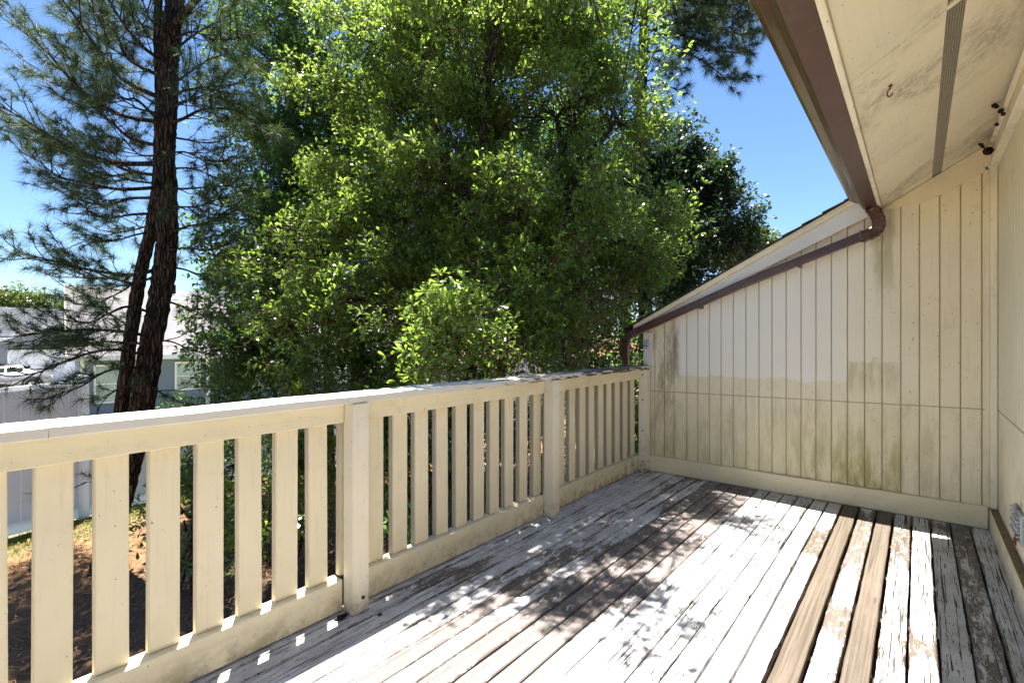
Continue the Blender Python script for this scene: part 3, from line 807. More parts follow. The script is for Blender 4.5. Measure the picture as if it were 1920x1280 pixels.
# ================================================================== FENCES, HOUSES, CAR BEYOND THE GARDEN
def vinyl_fence(x0, x1, ztop0, ztop1, label, yf=8.7, panel=1.95, start_post=True):
    t = thing('vinyl_fence', (x0, yf, gz(x0, yf)), label, 'fence', 'white vinyl fences behind the garden')
    n = max(1, round((x1-x0)/panel))
    for k in range(n):
        a = x0 + (x1-x0)*k/n; b = x0 + (x1-x0)*(k+1)/n
        za = ztop0 + (ztop1-ztop0)*k/n; zb = ztop0 + (ztop1-ztop0)*(k+1)/n
        ga, gb = gz(a, yf), gz(b, yf)
        def ln(x, p, q): return p + (q-p)*(x-a)/(b-a)
        part('rail', prism([(a, za-0.055), (b, zb-0.055), (b, zb), (a, za)], 'y', yf-0.025, yf+0.025, bev=0.004), M['vinyl'], t)
        part('rail', prism([(a, ga+0.03), (b, gb+0.03), (b, gb+0.17), (a, ga+0.17)], 'y', yf-0.025, yf+0.025, bev=0.004), M['vinyl'], t)
        part('panel', prism([(a, ga+0.12), (b, gb+0.12), (b, zb-0.03), (a, za-0.03)], 'y', yf+0.012, yf+0.016), M['vinyl'], t)
        m = max(1, round((b-a)/0.155))
        for q in range(m):
            p0 = a + (b-a)*q/m; p1 = a + (b-a)*(q+1)/m
            part('slat', prism([(p0+0.0025, ln(p0, ga, gb)+0.171), (p1-0.0025, ln(p1, ga, gb)+0.171), (p1-0.0025, ln(p1, za, zb)-0.056), (p0+0.0025, ln(p0, za, zb)-0.056)], 'y', yf-0.011, yf+0.011, bev=0.003), M['vinyl'], t)
    ks = range(0 if start_post else 1, n+1)
    for k in ks:
        a = x0 + (x1-x0)*k/n; za = ztop0 + (ztop1-ztop0)*k/n
        b = bmesh.new(); add_box(b, a-0.055, a+0.055, yf-0.055, yf+0.055, gz(a, yf)-0.1, za+0.04, bev=0.004)
        add_box(b, a-0.066, a+0.066, yf-0.066, yf+0.066, za+0.041, za+0.065, bev=0.006)
        part('post', b, M['vinyl'], t)
    return t
vinyl_fence(-4.25, 1.60, 0.36, 0.745, 'tall pale vinyl privacy fence at the left, in front of the silver car')
vinyl_fence(1.66, 6.0, 0.0, 0.0, 'low pale vinyl fence section below the blue-grey house, behind the pine trunks', start_post=False)
vinyl_fence(6.1, 15.0, 0.72, 0.76, 'tall pale vinyl fence glimpsed through the oak leaves above the railing')

def rot_frame(origin, ang):
    c, s_ = math.cos(ang), math.sin(ang)
    o = Vector(origin)
    def f(u, v, z): return Vector((o.x + u*c - v*s_, o.y + u*s_ + v*c, z))
    return f
def quad_part(name, pts_front, thick, mat, parent):
    """a flat slab: polygon given in world points, thickened along its normal"""
    bm = bmesh.new()
    P = [Vector(p) for p in pts_front]
    nrm = (P[1]-P[0]).cross(P[2]-P[0]).normalized()
    A = [bm.verts.new(p) for p in P]; B = [bm.verts.new(p - nrm*thick) for p in P]
    bm.faces.new(A); bm.faces.new(list(reversed(B)))
    for i in range(len(P)): bm.faces.new([A[i], B[i], B[(i+1) % len(P)], A[(i+1) % len(P)]])
    return part(name, bm, mat, parent)
def lbox(f, u0, u1, v0, v1, z0, z1, bev=0.0):
    bm = bmesh.new(); add_box(bm, u0, u1, v0, v1, z0, z1, bev)
    for v in bm.verts: v.co = f(v.co.x, v.co.y, v.co.z)
    return bm
def lap_wall(f, u0, u1, v, z0, z1, pitch, mat, parent, holes=(), facing=-1):
    """lapped siding: every course is a tilted strip, interrupted at the openings"""
    bm = bmesh.new()
    z = z0
    while z < z1 - 1e-4:
        zt = min(z+pitch, z1)
        spans = [(u0, u1)]
        for (a, b, c, d) in holes:
            if zt > c + 0.01 and z < d - 0.01:
                ns = []
                for (p, q) in spans:
                    if b <= p or a >= q: ns.append((p, q)); continue
                    if a > p: ns.append((p, a))
                    if b < q: ns.append((b, q))
                spans = ns
        for (p, q) in spans:
            vv = [f(p, v+facing*0.022, z), f(q, v+facing*0.022, z), f(q, v, zt), f(p, v, zt), f(p, v-facing*0.03, z), f(q, v-facing*0.03, z), f(q, v-facing*0.03, zt), f(p, v-facing*0.03, zt)]
            w = [bm.verts.new(x) for x in vv]
            for qd in ((0,1,2,3),(4,7,6,5),(0,4,5,1),(3,2,6,7),(0,3,7,4),(1,5,6,2)): bm.faces.new([w[i] for i in qd])
        z = zt
    return part('lap_siding', bm, mat, parent, kind='stuff')
def house_window(f, u0, u1, v, z0, z1, parent, mull=True):
    b = bmesh.new(); t = 0.07
    for (a0, a1, c0, c1) in ((u0-t, u1+t, z1, z1+t), (u0-t, u1+t, z0-t, z0), (u0-t, u0, z0, z1), (u1, u1+t, z0, z1)):
        bb = lbox(f, a0, a1, v-0.05, v+0.03, c0, c1); me = bpy.data.meshes.new('t'); bb.to_mesh(me); b.from_mesh(me); bb.free(); bpy.data.meshes.remove(me)
    w = part('window', b, M['white'], parent)
    zm = (z0+z1)/2
    part('pane', lbox(f, u0, u1, v+0.002, v+0.012, zm+0.022, z1), M['glass'], w)
    part('pane', lbox(f, u0, u1, v+0.012, v+0.022, z0, zm-0.022), M['glass'], w)
    part('meeting_rail', lbox(f, u0, u1, v-0.01, v+0.02, zm-0.0215, zm+0.0215), M['white'], w)
    return w

# ---- blue-grey house
fh = rot_frame((4.55, 25.0, 0), R(-8.7))
HZ0, EAVE, RIDGE = -2.1, 0.62, 3.72
hs = thing('house', fh(6, 2, HZ0), 'blue-grey sided house with a pale grey shingle roof behind the pine trunks', 'house', 'neighbouring houses')
wins = [(0.36, 1.24, -1.26, 0.26), (3.00, 3.95, -0.92, 0.30), (9.3, 10.6, -1.0, 0.22), (13.2, 14.5, -1.0, 0.22)]
lap_wall(fh, 0.0, 17.0, 0.0, HZ0, 0.50, 0.19, M['siding_blue'], hs, holes=wins)
part('wall', lbox(fh, 0.02, 17.0, 0.035, 9.6, HZ0, 0.50), M['siding_blue'], hs)
gp = [fh(0.0, 0.05, 0.5), fh(0.0, 9.6, 0.5), fh(0.0, 4.9, RIDGE-0.16)]
quad_part('gable', gp, 0.1, M['siding_blue'], hs)
for (a, b, c, d) in wins: house_window(fh, a+0.07, b-0.07, -0.02, c+0.07, d-0.07, hs)
part('corner_trim', lbox(fh, -0.03, 0.09, -0.03, 0.09, HZ0, 0.50), M['white'], hs)
part('corner_trim', lbox(fh, 4.15, 4.30, -0.06, -0.024, HZ0, 0.50), M['white'], hs)
quad_part('roof', [fh(-0.45, -0.55, EAVE), fh(17.5, -0.55, EAVE), fh(17.5, 4.95, RIDGE), fh(-0.45, 4.95, RIDGE)], 0.10, M['shingle_grey'], hs)
quad_part('roof', [fh(17.5, 10.4, EAVE), fh(-0.45, 10.4, EAVE), fh(-0.45, 4.96, RIDGE), fh(17.5, 4.96, RIDGE)], 0.10, M['shingle_grey'], hs)
quad_part('rake_board', [fh(-0.47, -0.55, EAVE-0.28), fh(-0.47, -0.55, EAVE+0.02), fh(-0.47, 4.95, RIDGE+0.03), fh(-0.47, 4.95, RIDGE-0.28)], 0.04, M['rake_green'], hs)
quad_part('rake_soffit', [fh(-0.44, -0.5, EAVE-0.16), fh(-0.02, -0.5, EAVE-0.16), fh(-0.02, 4.95, RIDGE-0.16), fh(-0.44, 4.95, RIDGE-0.16)], 0.02, M['rake_green'], hs)
part('eave_fascia', lbox(fh, -0.45, 17.5, -0.60, -0.551, EAVE-0.17, EAVE-0.02), M['white'], hs)
part('eave_soffit', lbox(fh, -0.40, 17.4, -0.55, -0.03, EAVE-0.14, EAVE-0.11), M['white'], hs)
vp = part('vent_pipe', tube([fh(3.6, 4.3, 3.2), fh(3.6, 4.3, 3.95)], 0.09, 12), M['dark'], hs)
part('pipe_boot', tube([fh(3.6, 4.3, 3.22), fh(3.6, 4.3, 3.42), fh(3.6, 4.3, 3.5)], [0.30, 0.2, 0.10], 12), M['white'], hs)

# ---- garage house further left
fg = rot_frame((4.25, 46.0, 0), R(-6.0))
g2 = thing('house', fg(4, 2, -1.75), 'grey house with slate roof, front gable and wide white garage door at far left', 'house', 'neighbouring houses')
gh = [(0.42, 6.0, -1.75, 0.52)]
lap_wall(fg, -6.0, 12.0, 0.0, -1.75, 0.80, 0.17, M['siding_grey'], g2, holes=gh)
part('wall', lbox(fg, -6.0, 12.0, 0.30, 9.0, -1.75, 0.80), M['siding_grey'], g2)
gd = part('garage_door', lbox(fg, 0.52, 5.9, 0.05, 0.10, -1.72, 0.42), M['white'], g2)
for r_ in range(4):
    for c_ in range(4):
        u = 0.60 + c_*1.325; z = -1.66 + r_*0.52
        part('panel', lbox(fg, u, u+1.22, 0.035, 0.0499, z, z+0.44, 0.012), M['white'], gd)
part('door_frame', lbox(fg, 0.40, 0.52, -0.03, 0.06, -1.75, 0.52), M['white'], g2)
part('door_frame', lbox(fg, 0.40, 6.02, -0.03, 0.06, 0.42, 0.54), M['white'], g2)
part('door_frame', lbox(fg, 5.9, 6.02, -0.03, 0.06, -1.75, 0.42), M['white'], g2)
wl = part('wall_lamp', lbox(fg, -0.35, -0.15, -0.14, -0.01, 0.05, 0.42, 0.02), M['white'], g2)
part('lamp_glass', lbox(fg, -0.31, -0.19, -0.15, -0.141, 0.12, 0.30), M['dark'], wl)
quad_part('gable', [fg(-0.6, -0.02, 0.78), fg(11.2, -0.02, 0.78), fg(5.3, -0.02, 3.2)], 0.12, M['siding_grey'], g2)
quad_part('roof', [fg(-1.2, -0.55, 0.72), fg(-1.2, 7.5, 0.72), fg(5.3, 7.5, 3.42), fg(5.3, -0.55, 3.42)][::-1], 0.12, M['shingle_slate'], g2)
quad_part('roof', [fg(11.8, -0.55, 0.72), fg(5.3, -0.55, 3.42), fg(5.3, 7.5, 3.42), fg(11.8, 7.5, 0.72)][::-1], 0.12, M['shingle_slate'], g2)
quad_part('rake_board', [fg(-1.2, -0.57, 0.55), fg(5.3, -0.57, 3.25), fg(5.3, -0.57, 3.46), fg(-1.2, -0.57, 0.76)], 0.06, M['white'], g2)
quad_part('rake_board', [fg(11.8, -0.57, 0.55), fg(11.8, -0.57, 0.76), fg(5.3, -0.57, 3.46), fg(5.3, -0.57, 3.25)], 0.06, M['white'], g2)
quad_part('roof', [fg(-9.0, 0.2, 0.75), fg(14.0, 0.2, 0.75), fg(14.0, 7.0, 3.62), fg(-9.0, 7.0, 3.62)], 0.12, M['shingle_slate'], g2)
quad_part('roof', [fg(14.0, 13.8, 0.75), fg(-9.0, 13.8, 0.75), fg(-9.0, 7.01, 3.62), fg(14.0, 7.01, 3.62)], 0.12, M['shingle_slate'], g2)
part('eave_fascia', lbox(fg, -9.0, -1.2, 0.10, 0.19, 0.55, 0.75), M['white'], g2)
# porch slab and driveway
bm = lbox(fg, -4.0, 7.5, -13.0, -0.05, -1.95, -1.74)
part('driveway', bm, M['concrete'], None, kind='structure')

# ---- silver car on the driveway
fc = rot_frame((1.55, 40.6, 0), R(-4))
CZ = -1.74
car = thing('parked_car', fc(2.2, 0.9, CZ), 'silver car parked on the driveway behind the pale fence at the far left', 'car')
side = [(0.0, .38), (0.05, .66), (0.25, .86), (0.95, .98), (1.45, 1.0), (2.0, 1.38), (2.5, 1.47), (3.1, 1.45), (3.75, 1.05), (4.35, .98), (4.45, .70), (4.47, .38), (4.2, .26), (0.25, .26)]
bm = bmesh.new()
def car_x(z): return 0.0 if z < 1.0 else (z-1.0)*0.38
A = [bm.verts.new(fc(u, car_x(z), CZ+z)) for u, z in side]; B = [bm.verts.new(fc(u, 1.75-car_x(z), CZ+z)) for u, z in side]
bm.faces.new(A); bm.faces.new(list(reversed(B)))
for i in range(len(side)): bm.faces.new([A[i], B[i], B[(i+1) % len(side)], A[(i+1) % len(side)]])
bmesh.ops.bevel(bm, geom=[e for e in bm.edges], offset=0.05, segments=2, affect='EDGES', clamp_overlap=True)
part('body', bm, M['car'], car, smooth=True)
for (u0, u1) in ((0.85, 0.0), (3.6, 0.0)):
    for vv, sgn in ((-0.02, 1), (1.77, -1)):
        w = bmesh.new(); add_disc_cyl(w, fc(u0, vv, CZ+0.33), fc(0, 1, 0)-fc(0, 0, 0), 0.335, 0.22*sgn, 24)
        wo_ = part('wheel', w, M['rubber'], car)
        w = bmesh.new(); add_disc_cyl(w, fc(u0, vv-0.012*sgn, CZ+0.33), fc(0, 1, 0)-fc(0, 0, 0), 0.21, 0.012*sgn, 20)
        part('rim', w, M['alloy'], wo_)
        w = bmesh.new()
        ring = [fc(u0+0.43*math.cos(a), vv+0.012*sgn, CZ+0.33+0.43*math.sin(a)) for a in np.linspace(-0.1, math.pi+0.1, 15)]
        add_tube(w, ring, 0.045, 6); part('wheel_arch', w, M['rubber'], car)
for vv in (0.10, 1.65):
    part('side_window', prism([(0, 0)]*0 or [(0, 0), (1, 0), (1, 1)], 'z', 0, 1) if False else lbox(fc, 1.75, 2.45, vv-0.03, vv+0.03, CZ+1.06, CZ+1.33, 0.02), M['car_glass'], car)
    part('side_window', lbox(fc, 2.52, 3.2, vv-0.03, vv+0.03, CZ+1.06, CZ+1.33, 0.02), M['car_glass'], car)
for vv in (0.05, 1.4):
    part('headlight', lbox(fc, 4.36, 4.48, vv, vv+0.3, CZ+0.66, CZ+0.84, 0.03), M['lamp'], car)
    part('tail_light', lbox(fc, -0.02, 0.06, vv, vv+0.3, CZ+0.62, CZ+0.82, 0.02), M['rust'], car)

# ================================================================== TREES
def norm(a): return a/np.maximum(np.linalg.norm(a, axis=-1, keepdims=True), 1e-9)
def leaf_arrays(P, A, L, W=0.36, droop=0.22):
    """P base points, A axes (unit), L lengths -> vertices (n,6,3), tris (n*4,3)"""
    n = len(P)
    up = rng.normal(size=(n, 3))*0.55 + np.array([0, 0, 1.0])
    S = norm(np.cross(A, up)); N = np.cross(S, A)
    L = L[:, None]
    w = W*L
    cup = rng.uniform(-0.02, 0.10, (n, 1))*L
    def q(t, s, h): return P + A*L*t + S*w*s + N*(h*cup - droop*L*t*t*0.6)
    V = np.stack([q(0, 0, 0), q(0.40, 0.22, 1), q(0.40, -0.22, 1), q(0.76, 0.5, 1.2), q(0.76, -0.5, 1.2), q(1.0, 0, 0)], axis=1)
    T = np.array([[0, 1, 2], [2, 1, 3], [2, 3, 4], [4, 3, 5]])
    F = (np.arange(n)[:, None, None]*6 + T[None]).reshape(-1, 3)
    return V, F
def tube_arrays(segs, sides=3):
    """segs: list of (p0, p1, r0, r1) -> V, F"""
    if not segs: return np.zeros((0, 3)), np.zeros((0, 3), int)
    P0 = np.array([s[0] for s in segs], float); P1 = np.array([s[1] for s in segs], float)
    r0 = np.array([s[2] for s in segs])[:, None]; r1 = np.array([s[3] for s in segs])[:, None]
    d = norm(P1-P0); ref = np.where(np.abs(d[:, 2:3]) < 0.9, np.array([[0, 0, 1.0]]), np.array([[1.0, 0, 0]]))
    u = norm(np.cross(d, ref)); w = np.cross(u, d)
    V = []
    for k in range(sides):
        a = 2*math.pi*k/sides
        o = math.cos(a)*u + math.sin(a)*w
        V += [P0 + o*r0, P1 + o*r1]
    V = np.stack(V, axis=1)
    T = []
    for k in range(sides):
        a, b, c, d_ = 2*k, 2*k+1, (2*k+2) % (2*sides), (2*k+3) % (2*sides)
        T += [[a, c, b], [b, c, d_]]
    F = (np.arange(len(segs))[:, None, None]*(2*sides) + np.array(T)[None]).reshape(-1, 3)
    return V.reshape(-1, 3), F
def merge(parts_):
    V = []; F = []; o = 0
    for v, f in parts_:
        v = v.reshape(-1, 3); V.append(v); F.append(f + o); o += len(v)
    return np.concatenate(V), np.concatenate(F)

LEAF_ME = {}
def leaf_mesh(mat):
    if mat.name not in LEAF_ME:
        V, F = leaf_arrays(np.zeros((1, 3)), np.array([[0, 1.0, 0]]), np.ones(1))
        me = bpy.data.meshes.new('leaf'); me.from_pydata(V.reshape(-1, 3).tolist(), [], F.tolist()); me.materials.append(mat)
        LEAF_ME[mat.name] = me
    return LEAF_ME[mat.name]

def visible_size(P, L):
    dep = P[:, 0]*FWD[0] + P[:, 1]*FWD[1]
    lat = P[:, 0]*RGT[0] + P[:, 1]*RGT[1]
    px = CXP + FPX*lat/np.maximum(dep, .1); py = CYP - FPX*(P[:, 2]-CAMZ)/np.maximum(dep, .1)
    ok = (dep > 1.2) & (px > 5) & (px < 1915) & (py > 5) & (py < 1100)
    return np.where(ok, L/np.maximum(dep, .1), 0), px, py

def broadleaf(root, blobs, dens, leaf_len, mat, stems, n_single=0, spray=0.30, twigs_per=15, leaves_per=7, seedskel=None, keep=None, thin=1.0, W=0.36):
    """blobs: (centre, radius, weight). Crown of sprays of leaf rosettes on twigs that run back to the stems."""
    skel = []
    for st in stems:
        pts = [Vector(p) for p in st[0]]
        for a, b in zip(pts[:-1], pts[1:]):
            for k in range(6): skel.append(a.lerp(b, k/6))
    skel = np.array([tuple(p) for p in skel])
    segs = []; sprays = []
    for (c, r, wgt) in blobs:
        c = np.array(c); n = int(dens*wgt*(r/0.8)**2*26)
        # limb from the nearest stem node towards the blob, then sprays over the blob with most mass near the shell
        dd = np.linalg.norm(skel - c, axis=1) + 0.8*np.maximum(skel[:, 2]-c[2]+0.2*r, 0)
        base = skel[np.argmin(dd)]
        mid = (base*0.45 + c*0.55) + rng.normal(size=3)*r*0.12
        nb = 7; ctl = (base*0.62 + c*0.38) + np.array([0, 0, 0.10*np.linalg.norm(c-base)]) + rng.normal(size=3)*0.06*np.linalg.norm(c-base)
        tt = np.linspace(0, 1, nb)[:, None]
        limb = base*(1-tt)**2 + 2*ctl*tt*(1-tt) + c*tt**2; limb[1:-1] += rng.normal(size=(nb-2, 3))*0.025
        mid = limb[4]
        r0 = 0.015*min(r, 0.8)/0.8 + 0.006
        for q in range(nb-1): segs.append((limb[q], limb[q+1], r0*(1-0.10*q), r0*(1-0.10*(q+1))))
        # a few leafy side sprays along the limb
        nc = max(2, int(5 + 6*r))
        cu = norm(rng.normal(size=(nc, 3))); cr = r*np.power(rng.uniform(0.1, 1, nc), 0.42)*rng.uniform(0.75, 1.18, nc)
        cc = cu*cr[:, None]*np.array([1, 1, 0.92])
        pts = c + cc[rng.integers(0, nc, n)] + rng.normal(size=(n, 3))*np.array([1.25, 1.25, 0.7])*0.17*r
        loose = rng.random(n) < 0.22
        ur = norm(rng.normal(size=(n, 3)))*(r*np.power(rng.uniform(0.1, 1, (n, 1)), 0.4))
        pts = np.where(loose[:, None], c + ur, pts)
        for p in pts:
            q = c if rng.random() < 0.6 else mid
            sprays.append((p, q, norm((p-c)[None])[0]))
    if keep is not None:
        sprays = [s_ for s_ in sprays if keep(s_[0])]
    SP = np.array([s_[0] for s_ in sprays]); Q = np.array([s_[1] for s_ in sprays]); D = np.array([s_[2] for s_ in sprays])
    for p, q in zip(SP, Q):
        m_ = q*0.4 + p*0.6 + rng.normal(size=3)*0.05
        segs += [(q, m_, 0.008, 0.006), (m_, p, 0.006, 0.003)]
    # twigs within each spray
    ns = len(SP); k = twigs_per
    TD = norm(D[:, None, :]*0.75 + rng.normal(size=(ns, k, 3))*0.75 + np.array([0, 0, 0.18]))
    TL = spray*rng.uniform(0.35, 1.0, (ns, k, 1))
    T0 = SP[:, None, :] + rng.normal(size=(ns, k, 3))*spray*0.22
    T1 = T0 + TD*TL
    T0 = T0.reshape(-1, 3); T1 = T1.reshape(-1, 3); TD = TD.reshape(-1, 3)
    if thin < 1.0:
        sel = rng.random(len(T0)) < thin; T0, T1, TD = T0[sel], T1[sel], TD[sel]
    tw = [(a, b, 0.0022, 0.0014) for a, b in zip(T0, T1)]
    nt = len(T1)
    # leaves: most in a whorl at the tip, a few down the twig
    P = []; A = []
    for j in range(leaves_per):
        s_ = 1.0 if j < leaves_per-2 else 0.6
        rnd = rng.normal(size=(nt, 3)); rad = norm(rnd - TD*np.sum(rnd*TD, axis=1, keepdims=True))
        ax = norm(TD*rng.uniform(0.2, 0.9, (nt, 1)) + rad*0.85 + np.array([0, 0, 0.10]))
        P.append(T0 + (T1-T0)*s_ + ax*0.004); A.append(ax)
    P = np.concatenate(P); A = np.concatenate(A)
    L = leaf_len*rng.uniform(0.65, 1.25, len(P))
    if keep is not None:
        okl = np.array([keep(p) for p in P]); P, A, L = P[okl], A[okl], L[okl]
    if n_single:
        vs, px, py = visible_size(P, L)
        idx = np.argsort(-vs)[:n_single]
        me = leaf_mesh(mat)
        rl = WLOC[root]
        for i in idx:
            a = Vector(A[i]); upv = Vector(rng.normal(size=3)*0.5) + Vector((0, 0, 1))
            sx = a.cross(upv).normalized(); nz = sx.cross(a)
            o = bpy.data.objects.new('leaf', me); C.objects.link(o); o.parent = root
            mtx = Matrix((sx*L[i], a*L[i], nz*L[i])).transposed().to_4x4(); mtx.translation = Vector(P[i]) - rl
            o.matrix_local = mtx
        m_ = np.ones(len(P), bool); m_[idx] = False
        P, A, L = P[m_], A[m_], L[m_]
    V, F = leaf_arrays(P, A, L, W)
    np_part('foliage', V.reshape(-1, 3), F, mat, root, kind='stuff')
    Vt, Ft = tube_arrays(tw, 3)
    np_part('twigs', Vt, Ft, M['twig'], root, kind='stuff')
    Vb, Fb = tube_arrays(segs, 5)
    np_part('limbs', Vb, Fb, M['bark_oak'], root, kind='stuff')
    for st in stems:
        bm = bmesh.new(); add_tube(bm, smooth_path(st[0], 5), [float(v) for v in np.interp(np.linspace(0, 1, (len(st[0])-1)*5+1), np.linspace(0, 1, len(st[1])), st[1])], 10)
        rough_trunk(bm, 0.06)
        part('trunk', bm, M['bark_oak'], root, smooth=True)
    return len(P)
def smooth_path(pts, n):
    pts = [Vector(p) for p in pts]; out = []
    for i in range(len(pts)-1):
        p0 = pts[max(i-1, 0)]; p1 = pts[i]; p2 = pts[i+1]; p3 = pts[min(i+2, len(pts)-1)]
        for k in range(n):
            t = k/n
            out.append(0.5*((2*p1) + (p2-p0)*t + (2*p0-5*p1+4*p2-p3)*t*t + (3*p1-p0-3*p2+p3)*t**3))
    out.append(pts[-1]); return out
def rough_trunk(bm, amt):
    for v in bm.verts:
        v.co += Vector((random.uniform(-1, 1), random.uniform(-1, 1), random.uniform(-1, 1)))*amt*0.12

# ---- pines
def pine_trunk(root, pts, radii, flare=1.5, sides=30, sub=14, groove=0.012):
    path = smooth_path(pts, sub); n = len(path)
    rad = [float(v) for v in np.interp(np.linspace(0, 1, n), np.linspace(0, 1, len(radii)), radii)]
    bm = bmesh.new(); rings = []
    ph = [random.uniform(0, 6.28) for _ in range(8)]
    for i, ((d, u, w), p) in enumerate(zip(frames_along(path), path)):
        ring = []
        u = Vector((1, 0, 0)) - d*d.x; u.normalize(); w = d.cross(u)
        for k in range(sides):
            a = 2*math.pi*k/sides
            f = 1.0
            if flare > 1: f += (flare-1)*math.exp(-i/ (sub*0.35))*(1+0.5*math.sin(5*a+ph[0]))
            g = groove*(0.6*math.sin(9*a + ph[1] + 0.55*math.sin(i*0.45+ph[2])) + 0.7*math.sin(14*a + ph[3] + 0.8*math.sin(i*0.3+ph[4]))) + random.uniform(-1, 1)*groove*0.8
            ring.append(bm.verts.new(p + (rad[i]*f + g)*(math.cos(a)*u + math.sin(a)*w)))
        rings.append(ring)
    for a, b in zip(rings[:-1], rings[1:]):
        for k in range(sides): bm.faces.new([a[k], a[(k+1) % sides], b[(k+1) % sides], b[k]])
    bm.faces.new(list(reversed(rings[0]))); bm.faces.new(rings[-1])
    return part('trunk', bm, M['bark'], root, smooth=False)
def pine_branches(root, branches, nl=0.150, per=44, tuft_gap=0.085, sub_gap=0.090, name='branch', singles=True, nw=0.0034):
    """branches: list of (list of points, base radius, fullness)"""
    tufts_p = []; tufts_d = []; segs = []
    for bi, (pts, r0, full) in enumerate(branches):
        path = smooth_path(pts, 8); n = len(path)
        ln = sum((path[i+1]-path[i]).length for i in range(n-1))
        main = [(tuple(path[i]), tuple(path[i+1]), r0*(1-0.85*i/n), r0*(1-0.85*(i+1)/n)) for i in range(n-1)]
        if singles:
            bm = bmesh.new(); add_tube(bm, path, [r0*(1-0.85*i/n) for i in range(n)], 8)
            part(name, bm, M['bark'], root, smooth=True)
        else: segs += main
        ns = max(3, int(ln/sub_gap*full))
        for k in range(ns):
            t = 0.22 + 0.78*(k+random.random()*0.6)/ns
            t = min(t, 0.999)
            i = min(int(t*(n-1)), n-2); p = path[i].lerp(path[i+1], t*(n-1)-i)
            d = (path[i+1]-path[i]).normalized()
            side = d.cross(Vector((0, 0, 1)))
            if side.length < 0.1: side = d.cross(Vector((1, 0, 0)))
            side.normalize(); upv = side.cross(d)
            sgn = 1 if k % 2 else -1
            sd = (d*random.uniform(0.5, 1.0) + side*sgn*random.uniform(0.3, 1.0) + upv*random.uniform(-0.45, 0.75)).normalized()
            sl = (0.22 + 0.42*ln/2.2*(1-0.55*t))*random.uniform(0.5, 1.15)
            q0 = p; bend = Vector((0, 0, 0.12*sl))
            m1 = p + sd*sl*0.5 - bend*0.3; q1 = p + sd*sl + bend
            segs.append((tuple(q0), tuple(m1), 0.0065, 0.0045)); segs.append((tuple(m1), tuple(q1), 0.0045, 0.003))
            nt = max(2, int(sl/tuft_gap))
            for j in range(nt):
                s_ = 0.35 + 0.65*(j+1)/nt
                c = q0.lerp(q1, s_)
                td = (sd + Vector((random.gauss(0, .45), random.gauss(0, .45), random.gauss(0.15, .45)))).normalized()
                e = c + td*random.uniform(0.02, 0.09)
                segs.append((tuple(c), tuple(e), 0.003, 0.002))
                tufts_p.append(e); tufts_d.append(td)
    P = np.array([tuple(v) for v in tufts_p]); D = np.array([tuple(v) for v in tufts_d]); m = len(P)
    rad = norm(rng.normal(size=(m, per, 3)))
    A = norm(D[:, None, :]*rng.uniform(0.25, 1.0, (m, per, 1)) + rad*0.75)
    L = nl*rng.uniform(0.6, 1.15, (m, per, 1))
    B = P[:, None, :] - D[:, None, :]*rng.uniform(0, 0.05, (m, per, 1))
    S = norm(np.cross(A, rng.normal(size=(m, per, 3))))*nw
    V = np.stack([B - S*0.5, B + S*0.5, B + A*L - np.array([0, 0, 0.024])], axis=2).reshape(-1, 3)
    F = np.arange(m*per*3).reshape(-1, 3)
    np_part('needles', V, F, M['needle'], root, kind='stuff')
    Vb, Fb = tube_arrays(segs, 4)
    np_part('branchlets', Vb, Fb, M['bark'], root, kind='stuff')
    return m
def px_branch(p0, pix, d0, d1, sag=0.0):
    """sight-line points with depth going from d0 to d1, starting on the trunk at p0"""
    n = len(pix); out = [Vector(p0)]
    for i, (x, y) in enumerate(pix):
        out.append(at(x, y, d0 + (d1-d0)*(i+1)/n))
    return out
def crown_branches(path_fn, z0, z1, n, length, up=0.25, avoid=None):
    out = []
    for k in range(n):
        z = z0 + (z1-z0)*(k+random.random())/n
        a = k*2.4 + random.uniform(-0.5, 0.5)
        l = length*random.uniform(0.6, 1.1)*(1-0.45*(z-z0)/(z1-z0))
        c = path_fn(z)
        d = Vector((math.cos(a), math.sin(a), 0))
        p = [c, c + d*l*0.5 + Vector((0, 0, up*l*0.35)), c + d*l + Vector((0, 0, up*l))]
        if avoid and (avoid(p[2]) or avoid(p[1])): continue
        out.append((p, 0.03, 1.0))
    return out

# near pine
TP = [(195, 1080, 5.26), (213, 985, 5.27), (238, 880, 5.28), (265, 770, 5.29), (285, 640, 5.30), (306, 520, 5.30), (314, 427, 5.30), (309, 300, 5.3), (313, 200, 5.3), (318, 100, 5.3), (322, 55, 5.3)]
tp = [at(*q) for q in TP]; tp[0].z = -1.24
pine = thing('pine_tree', tp[0], 'big dark pine with the thick leaning trunk in front of the blue-grey house', 'tree', 'pine trees around the deck')
lead = [tp[-1], at(330, -40, 5.35), at(318, -200, 5.4), at(330, -420, 5.5), at(322, -800, 5.7), at(330, -1300, 6.0)]
pine_trunk(pine, tp + lead[1:], [0.118, 0.112, 0.108, 0.104, 0.098, 0.094, 0.092, 0.092, 0.090, 0.086, 0.082, 0.072, 0.065, 0.055, 0.045, 0.02])
def tz(y):  # trunk centre at sight height y
    for a, b in zip(TP[:-1], TP[1:]):
        if b[1] <= y <= a[1]:
            t = (a[1]-y)/(a[1]-b[1]); return at(a[0]+(b[0]-a[0])*t, y, a[2]+(b[2]-a[2])*t)
    return tp[-1]
